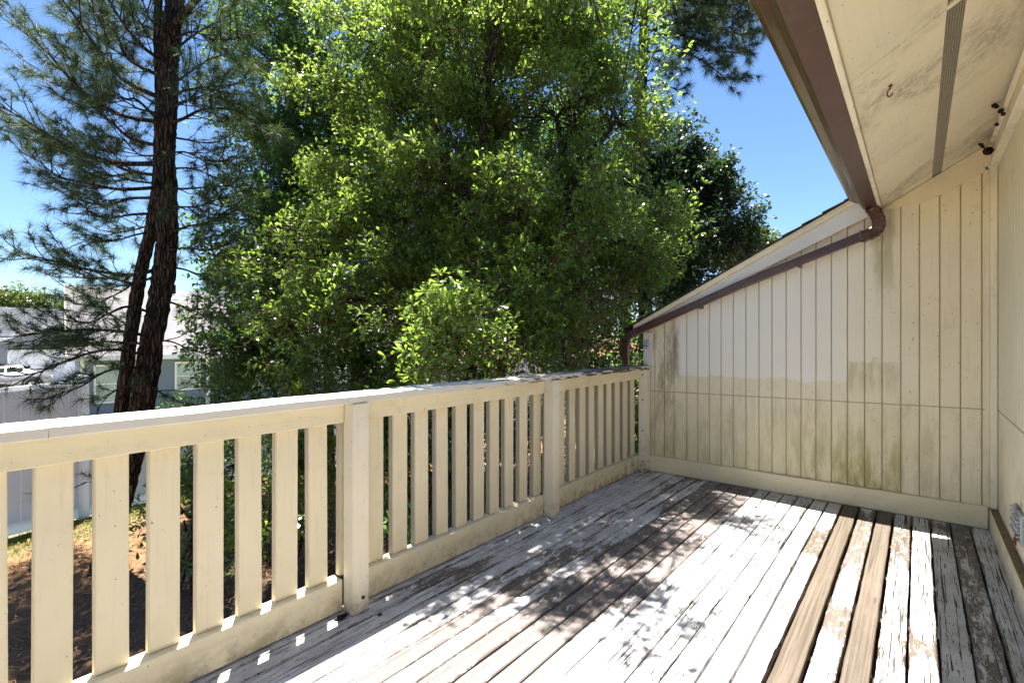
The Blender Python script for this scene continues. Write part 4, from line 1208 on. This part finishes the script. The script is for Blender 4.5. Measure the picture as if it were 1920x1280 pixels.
BR = [
    (60,  [(350, 20), (385, -15), (440, -60)], 5.2, 4.9, .052, .5),
    (190, [(232, 150), (190, 100), (143, 35), (110, -10)], 5.2, 4.9, .028, 1.1),
    (150, [(240, 110), (215, 60), (160, 15)], 5.3, 5.6, .022, 1.1),
    (230, [(225, 215), (150, 165), (85, 95), (30, 50)], 5.2, 5.0, .024, 1.1),
    (275, [(250, 262), (213, 233), (150, 175), (70, 130)], 5.3, 5.8, .022, 1.1),
    (307, [(213, 305), (143, 282), (63, 235), (5, 200)], 5.1, 4.7, .028, 1.3),
    (330, [(240, 320), (170, 290), (95, 275), (40, 255)], 5.4, 5.9, .020, 1.2),
    (350, [(230, 355), (170, 345), (110, 330), (70, 300)], 5.0, 4.6, .020, 1.0),
    (372, [(245, 372), (200, 385), (140, 372), (95, 345)], 5.4, 5.7, .018, 1.0),
    (400, [(250, 402), (205, 408), (150, 400)], 5.1, 4.9, .016, 0.8),
    (240, [(260, 190), (235, 185), (205, 165)], 5.0, 4.6, .016, 1.0),
    (120, [(270, 90), (225, 35), (190, -30)], 5.1, 4.8, .022, 1.0),
    (90,  [(280, 70), (255, 30), (215, -10)], 5.5, 5.9, .020, 1.0),
    (500, [(250, 515), (180, 508), (110, 492), (25, 470)], 5.2, 4.8, .022, 1.3),
    (510, [(255, 530), (205, 522), (150, 520), (95, 500)], 5.4, 5.7, .016, 0.9),
    (590, [(240, 575), (200, 590), (165, 605), (120, 600)], 5.1, 4.7, .016, 0.9),
    (632, [(235, 622), (170, 618), (110, 620), (45, 630)], 5.0, 4.5, .018, 1.4),
    (645, [(235, 642), (190, 640), (150, 648), (95, 640)], 5.3, 5.7, .015, 1.3),
    (668, [(215, 655), (150, 667), (75, 697), (25, 706)], 5.0, 4.6, .018, 1.1),
    (690, [(225, 690), (190, 700), (150, 725), (95, 742)], 5.0, 4.5, .016, 1.1),
    (720, [(235, 725), (205, 740), (180, 770)], 5.1, 4.9, .012, 0.8),
    (715, [(300, 735), (335, 752), (370, 758)], 5.2, 4.9, .010, 0.6),
    (640, [(320, 640), (370, 660), (410, 665)], 5.3, 5.5, .012, 0.8),
    (560, [(345, 575), (385, 590), (420, 580)], 5.2, 5.0, .014, 0.8),
    (500, [(345, 505), (385, 520), (430, 540)], 5.4, 5.8, .014, 0.9),
    (440, [(350, 425), (395, 415), (430, 390)], 5.2, 5.0, .016, 0.9),
    (353, [(345, 354), (400, 350), (447, 346)], 5.2, 5.0, .016, 0.5),
    (320, [(350, 315), (395, 330), (425, 370)], 5.4, 5.8, .014, 0.9),
    (235, [(345, 222), (385, 205), (450, 210), (512, 265)], 5.2, 5.0, .020, 0.8),
    (255, [(350, 262), (400, 268), (440, 248)], 5.3, 5.6, .014, 0.9),
    (180, [(355, 168), (395, 163), (457, 156)], 5.2, 5.0, .016, 0.7),
    (165, [(350, 140), (395, 110), (440, 100)], 5.3, 5.6, .016, 1.0),
    (110, [(345, 80), (390, 50), (450, 20)], 5.3, 5.5, .018, 1.0),
    (80,  [(360, 60), (405, 75), (450, 70)], 5.1, 4.9, .014, 1.1),
    (205, [(350, 190), (380, 165), (420, 175)], 5.1, 4.8, .012, 1.0),
    (290, [(345, 285), (385, 300), (430, 300)], 5.1, 4.9, .012, 1.0),
    (385, [(345, 388), (380, 385), (415, 370)], 5.1, 4.8, .012, 1.0),
    (470, [(350, 465), (390, 470), (420, 460)], 5.1, 4.9, .012, 1.0),
    (215, [(262, 205), (230, 190), (190, 200)], 5.1, 4.7, .012, 1.0),
    (290, [(262, 290), (230, 262), (190, 255)], 5.5, 5.9, .012, 1.0),
    (345, [(255, 340), (215, 330), (180, 322)], 5.0, 4.7, .012, 1.0),
    (140, [(268, 130), (235, 105), (200, 100)], 5.5, 5.8, .012, 1.0),
    (60,  [(285, 40), (270, 10), (255, -30)], 5.1, 4.9, .014, 1.0),
    (40,  [(300, 15), (290, -15), (300, -50)], 5.6, 6.0, .014, 1.0),
    (430, [(255, 440), (215, 452), (165, 455)], 5.1, 4.8, .012, .9),
    (880, [(215, 890), (185, 900), (150, 905)], 5.1, 4.9, .008, 0.5),
]
lst = []
for (y0, pix, d0, d1, r0, full) in BR:
    lst.append((px_branch(tz(y0), pix, d0, d1), r0, full*(1.12 if y0 < 560 else 0.98)))
pine_branches(pine, lst)
def lp(z):
    pts = lead
    for a, b in zip(pts[:-1], pts[1:]):
        if a.z <= z <= b.z: return a.lerp(b, (z-a.z)/(b.z-a.z))
    return pts[-1]
cb = crown_branches(lp, 5.0, lead[-1].z-0.3, 26, 2.0, avoid=lambda p: p.y < 3.4 or p.x < -2)
pine_branches(pine, cb, per=26, tuft_gap=0.13, sub_gap=0.20, nw=0.0035)

# slim second trunk crossing behind it
tq = [at(196, 1040, 5.75), at(212, 880, 5.72), at(227, 771, 5.70), at(246, 620, 5.68), at(262, 520, 5.66), at(285, 420, 5.62), at(296, 330, 5.62), at(300, 200, 5.6), at(296, 60, 5.6), at(300, -150, 5.6), at(303, -420, 5.7)]
tq[0].z = -1.2
pine2 = thing('pine_tree', tq[0], 'slim pine trunk leaning just left of the thick pine trunk', 'tree', 'pine trees around the deck')
pine_trunk(pine2, tq, [0.07, 0.066, 0.064, 0.062, 0.06, 0.056, 0.052, 0.046, 0.04, 0.03, 0.015], flare=1.4, sides=18, groove=0.006)
lst = []
for (i, pix, d1, r0) in ((4, [(230, 545), (190, 560), (140, 545)], 6.2, .014), (3, [(225, 600), (180, 575), (135, 570)], 6.2, .014), (5, [(255, 430), (205, 440), (150, 455)], 6.3, .014),
                         (6, [(250, 325), (190, 330), (130, 315)], 6.3, .014), (7, [(250, 170), (190, 140), (120, 120)], 6.4, .014), (7, [(345, 190), (400, 170), (430, 140)], 6.4, .014), (8, [(240, 40), (180, 50), (110, 70)], 6.3, .014)):
    lst.append((px_branch(tq[i], pix, 5.8, d1), r0, 1.0))
lst += crown_branches(lambda z: tq[9].lerp(tq[10], min(max((z-tq[9].z)/(tq[10].z-tq[9].z), 0), 1)), 5.4, 7.4, 10, 1.4, avoid=lambda p: p.y < 3.4)
pine_branches(pine2, lst)

# pine behind the oaks, and one behind the right shoulder of the oak
def far_pine(base_px, dep, top_z, r, label, brs, lean=(0, 0), n_crown=22, clen=2.2, z0=4.5, avoid=None, per=26):
    b = at(base_px, 634, dep); b.z = gz(b.x, b.y)
    pts = [b + Vector((lean[0]*t, lean[1]*t, (top_z-b.z)*t)) + Vector((random.uniform(-.06, .06), random.uniform(-.06, .06), 0))*(1 if t > 0 else 0) for t in [q_/7 for q_ in range(8)]]
    t_ = thing('pine_tree', b, label, 'tree', 'pine trees around the deck')
    pine_trunk(t_, pts, [r*(1-0.75*q_/7) for q_ in range(8)], flare=1.4, sides=20, groove=0.010)
    def pf(z):
        t = min(max((z-b.z)/(top_z-b.z), 0), 0.999)*7; i = int(t); return pts[i].lerp(pts[i+1], t-i)
    lst = []
    for (y0, pix, d1, r0, full) in brs:
        z = CAMZ + (CYP-y0)/FPX*dep
        lst.append((px_branch(pf(z), pix, dep, d1), r0, full))
    pine_branches(t_, lst, nl=0.16, per=60, nw=0.0042, sub_gap=0.075)
    cb = crown_branches(pf, z0, top_z-0.3, n_crown, clen, avoid=avoid)
    pine_branches(t_, cb, nl=0.16, per=per, tuft_gap=0.15, sub_gap=0.20, nw=0.0055)
    return t_
far_pine(548, 9.0, 15.0, 0.15, 'straight dark pine trunk standing behind the shaded oak leaves, left of centre', [
    (20, [(500, 40), (450, 60), (420, 80)], 8.8, .03, 1.0), (60, [(600, 30), (650, 20), (700, 40)], 8.8, .03, 1.0), (90, [(500, 120), (470, 130), (440, 120)], 9.3, .025, .9),
    (110, [(590, 90), (640, 80), (680, 95)], 9.3, .025, .9), (-20, [(500, -10), (440, 10)], 9.0, .03, 1.0), (150, [(510, 190), (480, 180)], 9.2, .02, .8)],
    n_crown=34, clen=2.6, z0=7.0)
far_pine(1208, 8.0, 14.0, 0.115, 'pine standing behind the right side of the oak, needles against the open sky', [
    (15, [(1250, -5), (1310, 5), (1370, 10), (1400, 0)], 7.8, .03, 1.1), (75, [(1250, 65), (1300, 72), (1350, 95), (1400, 100)], 7.8, .028, 1.3), (95, [(1260, 95), (1310, 110), (1345, 135), (1360, 150)], 7.6, .022, 1.2),
    (60, [(1260, 45), (1320, 48), (1370, 60), (1410, 75)], 8.2, .022, 1.3), (30, [(1160, 20), (1120, 15)], 8.0, .022, 1.0), (150, [(1230, 150), (1260, 165), (1275, 175)], 7.9, .014, 0.9),
    (120, [(1180, 110), (1150, 120)], 8.0, .02, .9), (-15, [(1260, -30), (1330, -25), (1390, -30)], 8.0, .03, 1.2), (170, [(1225, 180), (1240, 192)], 7.9, .012, .8), (40, [(1240, 20), (1290, 30), (1330, 35)], 8.5, .02, 1.2), (185, [(1190, 190), (1170, 200)], 8.0, .012, .8), (50, [(1230, 60), (1262, 85), (1290, 90)], 7.8, .014, 1.2), (20, [(1235, 30), (1275, 45), (1320, 60)], 7.7, .016, 1.3), (105, [(1228, 110), (1250, 130), (1265, 140)], 7.8, .012, 1.1), (5, [(1185, 0), (1150, 5), (1130, -5)], 8.1, .014, 1.1), (0, [(1240, -10), (1300, -8), (1340, 15), (1385, 40)], 7.9, .018, 1.3), (80, [(1190, 85), (1160, 80), (1135, 70)], 8.1, .012, 1), (45, [(1250, 30), (1310, 20), (1350, 25), (1395, 45)], 8.3, .016, 1.3)],
    n_crown=22, clen=2.2, z0=6.6, avoid=lambda p: p.y < 1.5 + 0.2*p.z)

# ---- the bright oak in front
def above_deck(p):
    """keep leaves off the deck, the end wall and its roof"""
    x, y, z = p
    if y < 2.30 and z < 2.2 and x < 4.75: return False
    if y < 2.15 and x > 4.5 and z < 1.75 + max(0, (2.1-y))*0.55: return False
    if y < 1.0: return False
    if x > 4.62 and y < 2.4 and z < 1.55: return False
    return True
def B(x, y, rp, dep, w=1.0): return (tuple(at(x, y, dep)), rp*dep/FPX, w)
oak_base = at(885, 700, 6.0); oak_base.z = -1.15
oak = thing('oak_tree', oak_base, 'bright green oak filling the middle of the view beyond the railing', 'tree', 'oak trees beyond the railing')
fo = [B(950, 60, 150, 6.0), B(820, 60, 140, 6.0), B(1040, 40, 90, 6.0), B(740, 200, 110, 6.0), B(880, 210, 150, 5.6), B(1040, 220, 130, 5.5), B(1165, 235, 75, 5.6), B(1190, 340, 85, 5.6),
      B(1060, 390, 135, 5.0), B(900, 380, 140, 5.0), B(770, 330, 110, 5.5), B(1170, 450, 85, 5.5), B(1010, 530, 110, 4.8), B(1110, 560, 80, 4.9), B(890, 520, 90, 5.1), B(740, 470, 110, 5.2),
      B(862, 632, 66, 3.5, 1.9), B(880, 590, 30, 3.5, 2.2), B(800, 600, 22, 3.5, 2), B(925, 640, 24, 3.5, 2), B(1060, 635, 70, 4.4, 1.2), B(960, 640, 72, 4.4, 1.2), B(660, 60, 85, 5.8, .5), B(1110, 120, 60, 5.8, .6), B(1130, 640, 40, 4.8), B(1205, 140, 48, 5.9, .6), B(1190, 50, 55, 6.0, .5), B(1140, 20, 60, 6.0, .5), B(1150, 540, 60, 5.2), B(1240, 400, 42, 5.6, .8), B(1235, 480, 36, 5.4, .7),
      B(950, -110, 150, 6.2, .3), B(800, -100, 130, 6.2, .3), B(650, 330, 70, 5.8, .8), B(640, 170, 70, 5.8, .7), B(650, 560, 90, 5.0, .9), B(560, 480, 70, 5.6, .7), B(750, 610, 60, 4.6, .8), B(520, 620, 60, 5.0, .6), B(700, 400, 80, 5.4, .9)]
def over_deck(x, y, z, r, w=1.0): return ((x + 0.115*z, y + 0.2*z, z), r, w)
def high(X, Y, z, r, w):
    # lift a bough shading (X, Y) until it hangs unseen above the view
    while True:
        x, y = X + 0.115*z, Y + 0.2*z
        if z - r > CAMZ + 0.70*(x*FWD[0] + y*FWD[1]): return z
        z += 0.05
# unseen boughs added to the same oak above the boards to dapple them
fo += [over_deck(q[0], q[1], high(*q), q[3], q[4]*1.2) for q in ((1.75, 1.84, 2.7, .12, 2.2), (1.92, 1.90, 2.8, .17, 2), (2.2, 1.86, 2.8, .21, 1.6), (2.55, 1.80, 2.9, .24, 1.5), (2.9, 1.72, 3.0, .27, 1.4), (3.3, 1.75, 3.2, .30, 1.3), (3.7, 1.70, 3.3, .30, 1.2), (4.1, 1.60, 3.3, .28, 1.1), (4.25, 1.25, 4.0, .24, 1),
      (2.25, 1.36, 3.3, .19, 1.2), (2.42, 1.24, 3.3, .16, 1.2), (2.05, 1.50, 3.2, .13, 1.4), (2.15, .93, 3.6, .07, 3), (3.05, 1.45, 3.3, .18, 1.5), (3.35, 1.22, 3.5, .15, 1.3), (3.62, .95, 4.2, .12, 1.5), (2.72, 1.45, 3.3, .14, 1.6), (3.95, 1.15, 4.2, .15, 1.2))]
ob = oak_base
stems = [([ob, at(885, 560, 5.9), at(893, 400, 5.6), at(905, 250, 5.3), at(925, 60, 5.2), at(935, -120, 5.3)], [0.075, 0.06, 0.05, 0.04, 0.03, 0.015]),
         ([ob + Vector((0.12, -0.05, 0)), at(872, 520, 5.8), at(868, 430, 5.7), at(830, 300, 5.5), at(790, 120, 5.4)], [0.06, 0.05, 0.045, 0.03, 0.015]),
         ([ob + Vector((0.3, 0.1, 0)), at(960, 560, 5.7), at(1030, 420, 5.4), at(1100, 300, 5.2), at(1150, 240, 5.1)], [0.06, 0.05, 0.04, 0.03, 0.015])]
N1 = broadleaf(oak, fo, 2.7, 0.066, M['leaf'], stems, n_single=300, keep=above_deck, twigs_per=21, W=0.36, spray=0.27)
# ---- darker oak behind and left
b2 = at(620, 700, 8.2); b2.z = gz(b2.x, b2.y)
oak2 = thing('oak_tree', b2, 'shaded dark green oak between the pines and the bright oak', 'tree', 'oak trees beyond the railing')
bl = [B(560, 350, 120, 7.6), B(610, 450, 120, 7.4), B(500, 470, 95, 7.2), B(460, 560, 80, 6.6, .8), B(580, 590, 105, 7.2), B(700, 620, 100, 7.0), B(480, 650, 85, 6.2), B(640, 260, 95, 7.8),
      B(560, 200, 95, 8.0, .75), B(600, 90, 110, 8.0, .7), B(500, 110, 80, 7.8, .5), B(440, 215, 50, 7.2, .45), B(530, 10, 80, 8.2, .5), B(440, 60, 60, 7.6, .3), B(410, 440, 45, 6.4, .55), B(780, 560, 110, 7.4), B(660, 370, 110, 7.6), B(500, 260, 60, 7.8, .5), B(800, 420, 120, 8.0), B(930, 500, 150, 8.2), B(1080, 520, 140, 8.2), B(1000, 330, 160, 8.6, .8),
      B(770, 180, 120, 8.4, .7), B(420, 640, 50, 5.8, .7), B(640, 690, 70, 5.8, .8), B(760, 690, 60, 5.6, .8), B(920, 650, 90, 7.5), B(1100, 640, 90, 7.4)]
stems = [([b2, at(610, 560, 8.1), at(600, 400, 8.0), at(620, 250, 8.0), at(640, 80, 8.1)], [0.08, 0.07, 0.055, 0.04, 0.02]),
         ([b2 + Vector((.2, .1, 0)), at(700, 560, 8.0), at(800, 430, 8.1), at(900, 330, 8.4)], [0.07, 0.055, 0.04, 0.02])]
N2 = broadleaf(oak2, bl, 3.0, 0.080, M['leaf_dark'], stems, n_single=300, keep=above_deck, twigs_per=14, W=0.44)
# ---- dark tree past the roof on the right
b3 = at(1172, 650, 10.5); b3.z = gz(b3.x, b3.y)
oak3 = thing('oak_tree', b3, 'dense dark green tree rising behind the gable roof at the right', 'tree', 'oak trees beyond the railing')
bl = [B(1285, 330, 62, 10.5), B(1300, 400, 80, 10.5), B(1260, 460, 85, 10.4), B(1345, 430, 52, 10.8), B(1220, 300, 75, 10.8), B(1275, 270, 30, 10.5, .9), B(1200, 540, 80, 10.3), B(1290, 500, 60, 10.6), B(1385, 415, 24, 10.8, 1.0), B(1365, 470, 45, 10.8),
      B(1185, 400, 80, 11), B(1320, 350, 22, 10.5, .9), B(1400, 450, 22, 10.8, .9), B(1370, 378, 18, 10.8, .9)]
stems = [([b3, at(1174, 560, 10.5), at(1190, 440, 10.5), at(1250, 330, 10.5), at(1275, 270, 10.5)], [0.12, 0.11, 0.08, 0.05, 0.02])]
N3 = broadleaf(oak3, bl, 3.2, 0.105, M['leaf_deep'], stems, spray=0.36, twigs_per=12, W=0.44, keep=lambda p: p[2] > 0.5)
# ---- pale tree far right
b4 = at(1418, 600, 24); b4.z = gz(b4.x, b4.y)
t4 = thing('broadleaf_tree', b4, 'rounded yellow-green treetop far behind the shingle edge', 'tree', 'distant trees')
broadleaf(t4, [B(1418, 465, 34, 24), B(1400, 480, 30, 24), B(1440, 475, 20, 24, .8)], 3.0, 0.22, M['leaf_far'], [([b4, at(1418, 520, 24), at(1418, 450, 24)], [0.2, 0.15, 0.05])], spray=0.5, twigs_per=10)
# ---- tree line at the far left
for i, (bx, by, rp, lab) in enumerate(((18, 578, 30, 'leftmost bushy tree of the row behind the slate roof'), (55, 574, 26, 'middle olive tree of the row behind the slate roof'), (92, 584, 20, 'low tree of the row behind the slate roof next to the house gable'), (-40, 570, 34, 'tree just off the left end of the row behind the slate roof'))):
    d_ = 62 + i*2
    b = at(bx, 640, d_); b.z = gz(b.x, b.y)
    t_ = thing('broadleaf_tree', b, lab, 'tree', 'distant trees')
    broadleaf(t_, [B(bx, by, rp, d_), B(bx-rp*.7, by+8, rp*.75, d_), B(bx+rp*.7, by+10, rp*.7, d_), B(bx, by+25, rp, d_)], 2.0*(0.8/2.2)**2, 0.55, M['leaf_far'],
              [([b, at(bx, by+20, d_), at(bx, by-10, d_)], [0.3, 0.22, 0.08])], spray=1.2, twigs_per=9, leaves_per=6)

# ---- bushes below the railing
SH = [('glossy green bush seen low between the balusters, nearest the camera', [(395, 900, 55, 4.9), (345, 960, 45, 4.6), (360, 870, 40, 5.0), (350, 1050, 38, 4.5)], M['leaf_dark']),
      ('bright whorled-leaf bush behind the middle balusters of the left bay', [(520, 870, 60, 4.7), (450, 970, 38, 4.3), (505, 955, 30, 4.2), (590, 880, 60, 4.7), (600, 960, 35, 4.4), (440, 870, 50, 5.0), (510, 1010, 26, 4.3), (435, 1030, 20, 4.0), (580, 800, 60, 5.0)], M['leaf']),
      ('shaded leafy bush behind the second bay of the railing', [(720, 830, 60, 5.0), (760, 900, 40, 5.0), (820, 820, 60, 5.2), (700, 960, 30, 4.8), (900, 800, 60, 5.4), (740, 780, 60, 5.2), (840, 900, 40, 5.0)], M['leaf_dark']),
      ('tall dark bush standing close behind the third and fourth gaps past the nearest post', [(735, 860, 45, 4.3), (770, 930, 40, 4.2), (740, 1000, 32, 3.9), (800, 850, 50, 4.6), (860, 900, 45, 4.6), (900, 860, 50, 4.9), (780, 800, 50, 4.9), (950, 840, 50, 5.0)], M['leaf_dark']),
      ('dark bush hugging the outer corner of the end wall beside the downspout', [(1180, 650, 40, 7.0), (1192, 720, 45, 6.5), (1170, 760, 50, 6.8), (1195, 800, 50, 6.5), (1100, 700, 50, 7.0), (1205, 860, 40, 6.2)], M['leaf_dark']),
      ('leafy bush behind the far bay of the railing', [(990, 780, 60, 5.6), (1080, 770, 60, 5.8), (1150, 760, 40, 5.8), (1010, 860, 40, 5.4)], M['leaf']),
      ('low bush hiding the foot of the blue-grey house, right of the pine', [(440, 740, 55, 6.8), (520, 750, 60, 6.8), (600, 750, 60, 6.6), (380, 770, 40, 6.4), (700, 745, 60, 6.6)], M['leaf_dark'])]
for lab, bs, mt in SH:
    cx_ = sum(b[0] for b in bs)/len(bs); dp = sum(b[3] for b in bs)/len(bs)
    b = at(cx_, 900, dp); b.z = gz(b.x, b.y)
    t_ = thing('shrub', b, lab, 'shrub', 'bushes beyond the railing')
    st = [([b + Vector((random.uniform(-.2, .2), random.uniform(-.2, .2), 0)), at(q[0], q[1]+15, q[3])], [0.016, 0.008]) for q in bs[:4]]
    broadleaf(t_, [B(*q) for q in bs], 4.5, 0.074, mt, st, n_single=120, spray=0.22, twigs_per=9, keep=lambda p: p[1] > 2.35 and p[2] > -1.15)

# ================================================================== GROUND COVER
n = 12000
X = rng.uniform(-1.5, 7.0, n); Y = rng.uniform(3.0, 8.4, n)
Z = np.array([gz(a, b) for a, b in zip(X, Y)]) + 0.025 + rng.uniform(0, 0.02, n)
a = rng.uniform(0, 6.28, n); P = np.stack([X, Y, Z], 1)
A = np.stack([np.cos(a), np.sin(a), rng.normal(0, 0.12, n)], 1); S = np.stack([-np.sin(a), np.cos(a), np.zeros(n)], 1)*0.003
L = rng.uniform(0.08, 0.17, (n, 1))
V = np.stack([P-A*L*.5-S, P-A*L*.5+S, P+A*L*.5], 1).reshape(-1, 3)
tag(np_part('pine_straw', V, np.arange(3*n).reshape(-1, 3), M['straw'], None, origin=(2, 6, -1.15)), 'brown fallen pine needles strewn over the ground below the deck', 'pine straw', kind='stuff')
n = 2600
X = rng.uniform(-1.5, 6.5, n); Y = rng.uniform(2.5, 8.2, n)
P = np.stack([X, Y, np.array([gz(a_, b_) for a_, b_ in zip(X, Y)]) + 0.035], 1)
a = rng.uniform(0, 6.28, n); A = norm(np.stack([np.cos(a), np.sin(a), rng.normal(0, 0.25, n)], 1))
V, F = leaf_arrays(P, A, rng.uniform(0.04, 0.09, n), 0.42)
tag(np_part('leaf_litter', V.reshape(-1, 3), F, M['litter'], None, origin=(2, 5, -1.15)), 'dry brown fallen leaves scattered among the pine needles', 'leaf litter', kind='stuff')
n = 18000
X = rng.uniform(-2.5, 4.5, n); Y = 8.62 - np.abs(rng.normal(0, 0.42, n))
keepg = Y > 7.3
X, Y = X[keepg], Y[keepg]; n = len(X)
Z = np.array([gz(a_, b_) for a_, b_ in zip(X, Y)])
P = np.stack([X, Y, Z], 1); A = norm(np.stack([rng.normal(0, .4, n), rng.normal(0, .4, n), np.ones(n)], 1)); S = np.stack([rng.normal(size=n), rng.normal(size=n), np.zeros(n)], 1); S = norm(S)*0.004
L = rng.uniform(0.03, 0.08, (n, 1))
V = np.stack([P-S, P+S, P+A*L], 1).reshape(-1, 3)
tag(np_part('grass', V, np.arange(3*n).reshape(-1, 3), M['grass'], None, origin=(1, 8.3, -1.15)), 'short sunlit grass along the foot of the pale fence', 'grass', kind='stuff')

# ================================================================== SMALL THINGS
# rusty hook in the soffit
hk0 = Vector((2.607, 0.088, soff_z(0.088)))
hook = thing('ceiling_hook', hk0, 'rusty open cup hook screwed into the soffit', 'hook')
pts = [hk0 + Vector((0, 0, 0.004)), hk0 + Vector((0.002, 0, -0.018))]
rx = Vector((0.74, 0.67, 0)).normalized()*-1
for a_ in [0.35 + 3.75*q_/13 for q_ in range(14)]:
    pts.append(hk0 + Vector((0, 0, -0.030)) + Vector((0, 0, 1))*0.016*math.cos(a_) - rx*0.016*math.sin(a_)*1.0)
part('hook', tube(pts, 0.0030, 8), M['rust'], hook, smooth=True)
part('screw_collar', tube([hk0 + Vector((0, 0, 0.002)), hk0 + Vector((0, 0, -0.006))], 0.0075, 10), M['rust'], hook)
# mud nests in the corner between the soffit and the right wall
def nest(loc, r, label, lobes):
    t = thing('wasp_nest', loc, label, 'wasp nest', 'old wasp nests under the eave')
    for (dx, dy, dz, rr) in lobes:
        bm = bmesh.new(); bmesh.ops.create_icosphere(bm, subdivisions=3, radius=rr*0.8)
        for v in bm.verts:
            nn = 1 + 0.22*math.sin(v.co.x*140+v.co.z*90) + random.uniform(-.13, .13)
            v.co = Vector(v.co)*nn + Vector(loc) + Vector((dx, dy, dz))
        part('mud_cell', bm, M['dark'], t, smooth=False)
nest((4.50, -0.362, 2.540), 0.03, 'round dark mud nest in the corner above the end wall', [(0.03, 0.0, -0.012, 0.030), (-0.06, 0.040, 0.012, 0.014), (-0.03, 0.03, 0.006, 0.012), (-0.08, 0.05, 0.014, 0.009)])
nest((3.85, -0.360, 2.578), 0.03, 'ragged broken mud nest on the crown strip, nearer than the round one', [(-0.02, 0.03, 0.006, 0.015), (0.0, 0.02, 0.004, 0.013), (0.02, 0.0, -0.018, 0.015), (0.05, -0.012, -0.028, 0.013)])
nest((4.06, -0.360, 2.548), 0.012, 'small dark mud lump on the crown strip between the two nests', [(0, 0, 0, 0.012), (0.03, 0.004, 0.012, 0.006)])
# steel eye on the edge board
ec = Vector((4.690, 2.083, 1.245))
ey = thing('wall_eye', ec, 'galvanised ring bracket screwed to the outer edge of the end wall', 'bracket')
part('plate', box(4.692, 4.6995, 2.058, 2.110, 1.215, 1.285, bev=0.004), M['steel'], ey)
ring = [ec + Vector((-0.012, 0.022*math.cos(t), -0.018 + 0.026*math.sin(t))) for t in np.linspace(0, 2*math.pi, 21)]
part('ring', tube(ring, 0.0045, 8), M['steel'], ey, smooth=True)
part('hub', tube([ec + Vector((0.004, 0, 0.01)), ec + Vector((-0.016, 0, 0.01))], 0.012, 10), M['steel'], ey)
# grey fitting on the right wall at the edge of the photograph
fx = Vector((3.62, -0.405, 0.33))
ft = thing('cable_fitting', fx, 'ribbed grey cable fitting on the right wall just above the baseboard', 'cable fitting')
for k in range(7):
    part('rib', box(3.60, 3.86 - (k % 2)*0.03, -0.419, -0.394 + (k % 2)*0.006, 0.262 + k*0.019, 0.262 + k*0.019 + 0.013, bev=0.003), M['plastic'], ft)
part('housing', box(3.58, 3.84, -0.4195, -0.404, 0.250, 0.405, bev=0.004), M['plastic'], ft)
part('strain_relief', tube([(3.72, -0.408, 0.405), (3.70, -0.398, 0.43), (3.67, -0.390, 0.425), (3.64, -0.386, 0.40)], 0.009, 8), M['plastic'], ft, smooth=True)
part('plug', tube([(3.61, -0.394, 0.30), (3.605, -0.386, 0.27), (3.60, -0.385, 0.245)], 0.007, 8), M['rust'], ft, smooth=True)
# fallen needles and curls of bark on the boards
def needles(loc, ang, label, n_=3, l=0.09):
    t = thing('fallen_pine_needles', (loc[0], loc[1], 0.002), label, 'pine needles', 'litter on the deck')
    for k in range(n_):
        a_ = ang + random.uniform(-0.5, 0.5); d = Vector((math.cos(a_), math.sin(a_), 0)); p = Vector((loc[0], loc[1], 0.004))
        c = Vector((-d.y, d.x, 0))*random.uniform(-0.012, 0.012)
        part('needle', tube([p, p + d*l*0.5 + c + Vector((0, 0, .003)), p + d*l], 0.0010, 4), M['litter'], t)
def onfloor(x, y):
    d = ray(x, y); t = -CAMZ/d[2]; return (d[0]*t, d[1]*t)
for (x, y, a_, lab, n_, l) in ((1303, 1127, 2.2, 'forked tan pine needles on the white boards right of the tree shadow', 3, 0.07), (1297, 970, 2.6, 'orange pine needles lying on the bare grey boards near the far end', 4, 0.13), (1170, 1195, 1.5, 'tiny tan needle pair at the edge of the bare boards', 2, 0.05),
                               (1330, 1060, 0.5, 'thin pine needle on the white boards below the leaf shadow', 1, 0.06), (1345, 1195, 2.8, 'pale pine needle at the foot of the photo on a white board', 2, 0.06), (795, 1140, 0.7, 'pine needle in the shade line by the second post', 2, 0.08), (1195, 1152, 0.9, 'loose pine needle across a board gap in the middle of the deck', 2, 0.07)):
    needles(onfloor(x, y), a_, lab, n_, l)
def crumb(loc, s_, label):
    t = thing('bark_flake', (loc[0], loc[1], 0.001), label, 'debris', 'litter on the deck')
    bm = bmesh.new(); bmesh.ops.create_icosphere(bm, subdivisions=2, radius=1.0)
    for v in bm.verts:
        v.co = Vector((v.co.x*s_*1.5, v.co.y*s_, v.co.z*s_*0.35))*(1+random.uniform(-.3, .3)) + Vector((loc[0], loc[1], 0.004))
    part('flake', bm, M['dark'], t)
crumb(onfloor(640, 1158), 0.020, 'clump of rotted leaf litter wedged beside the nearest post')
crumb(onfloor(712, 1153), 0.008, 'small dark flake on the shaded boards by the nearest post')
crumb(onfloor(782, 1073), 0.008, 'dark seed lying against the bottom rail')
crumb(onfloor(1417, 951), 0.009, 'brown flake on the white boards near the end wall')
print('leaves', N1, N2, N3)
print('tris', sum(len(o.data.polygons) for o in bpy.data.objects if o.type=='MESH'))
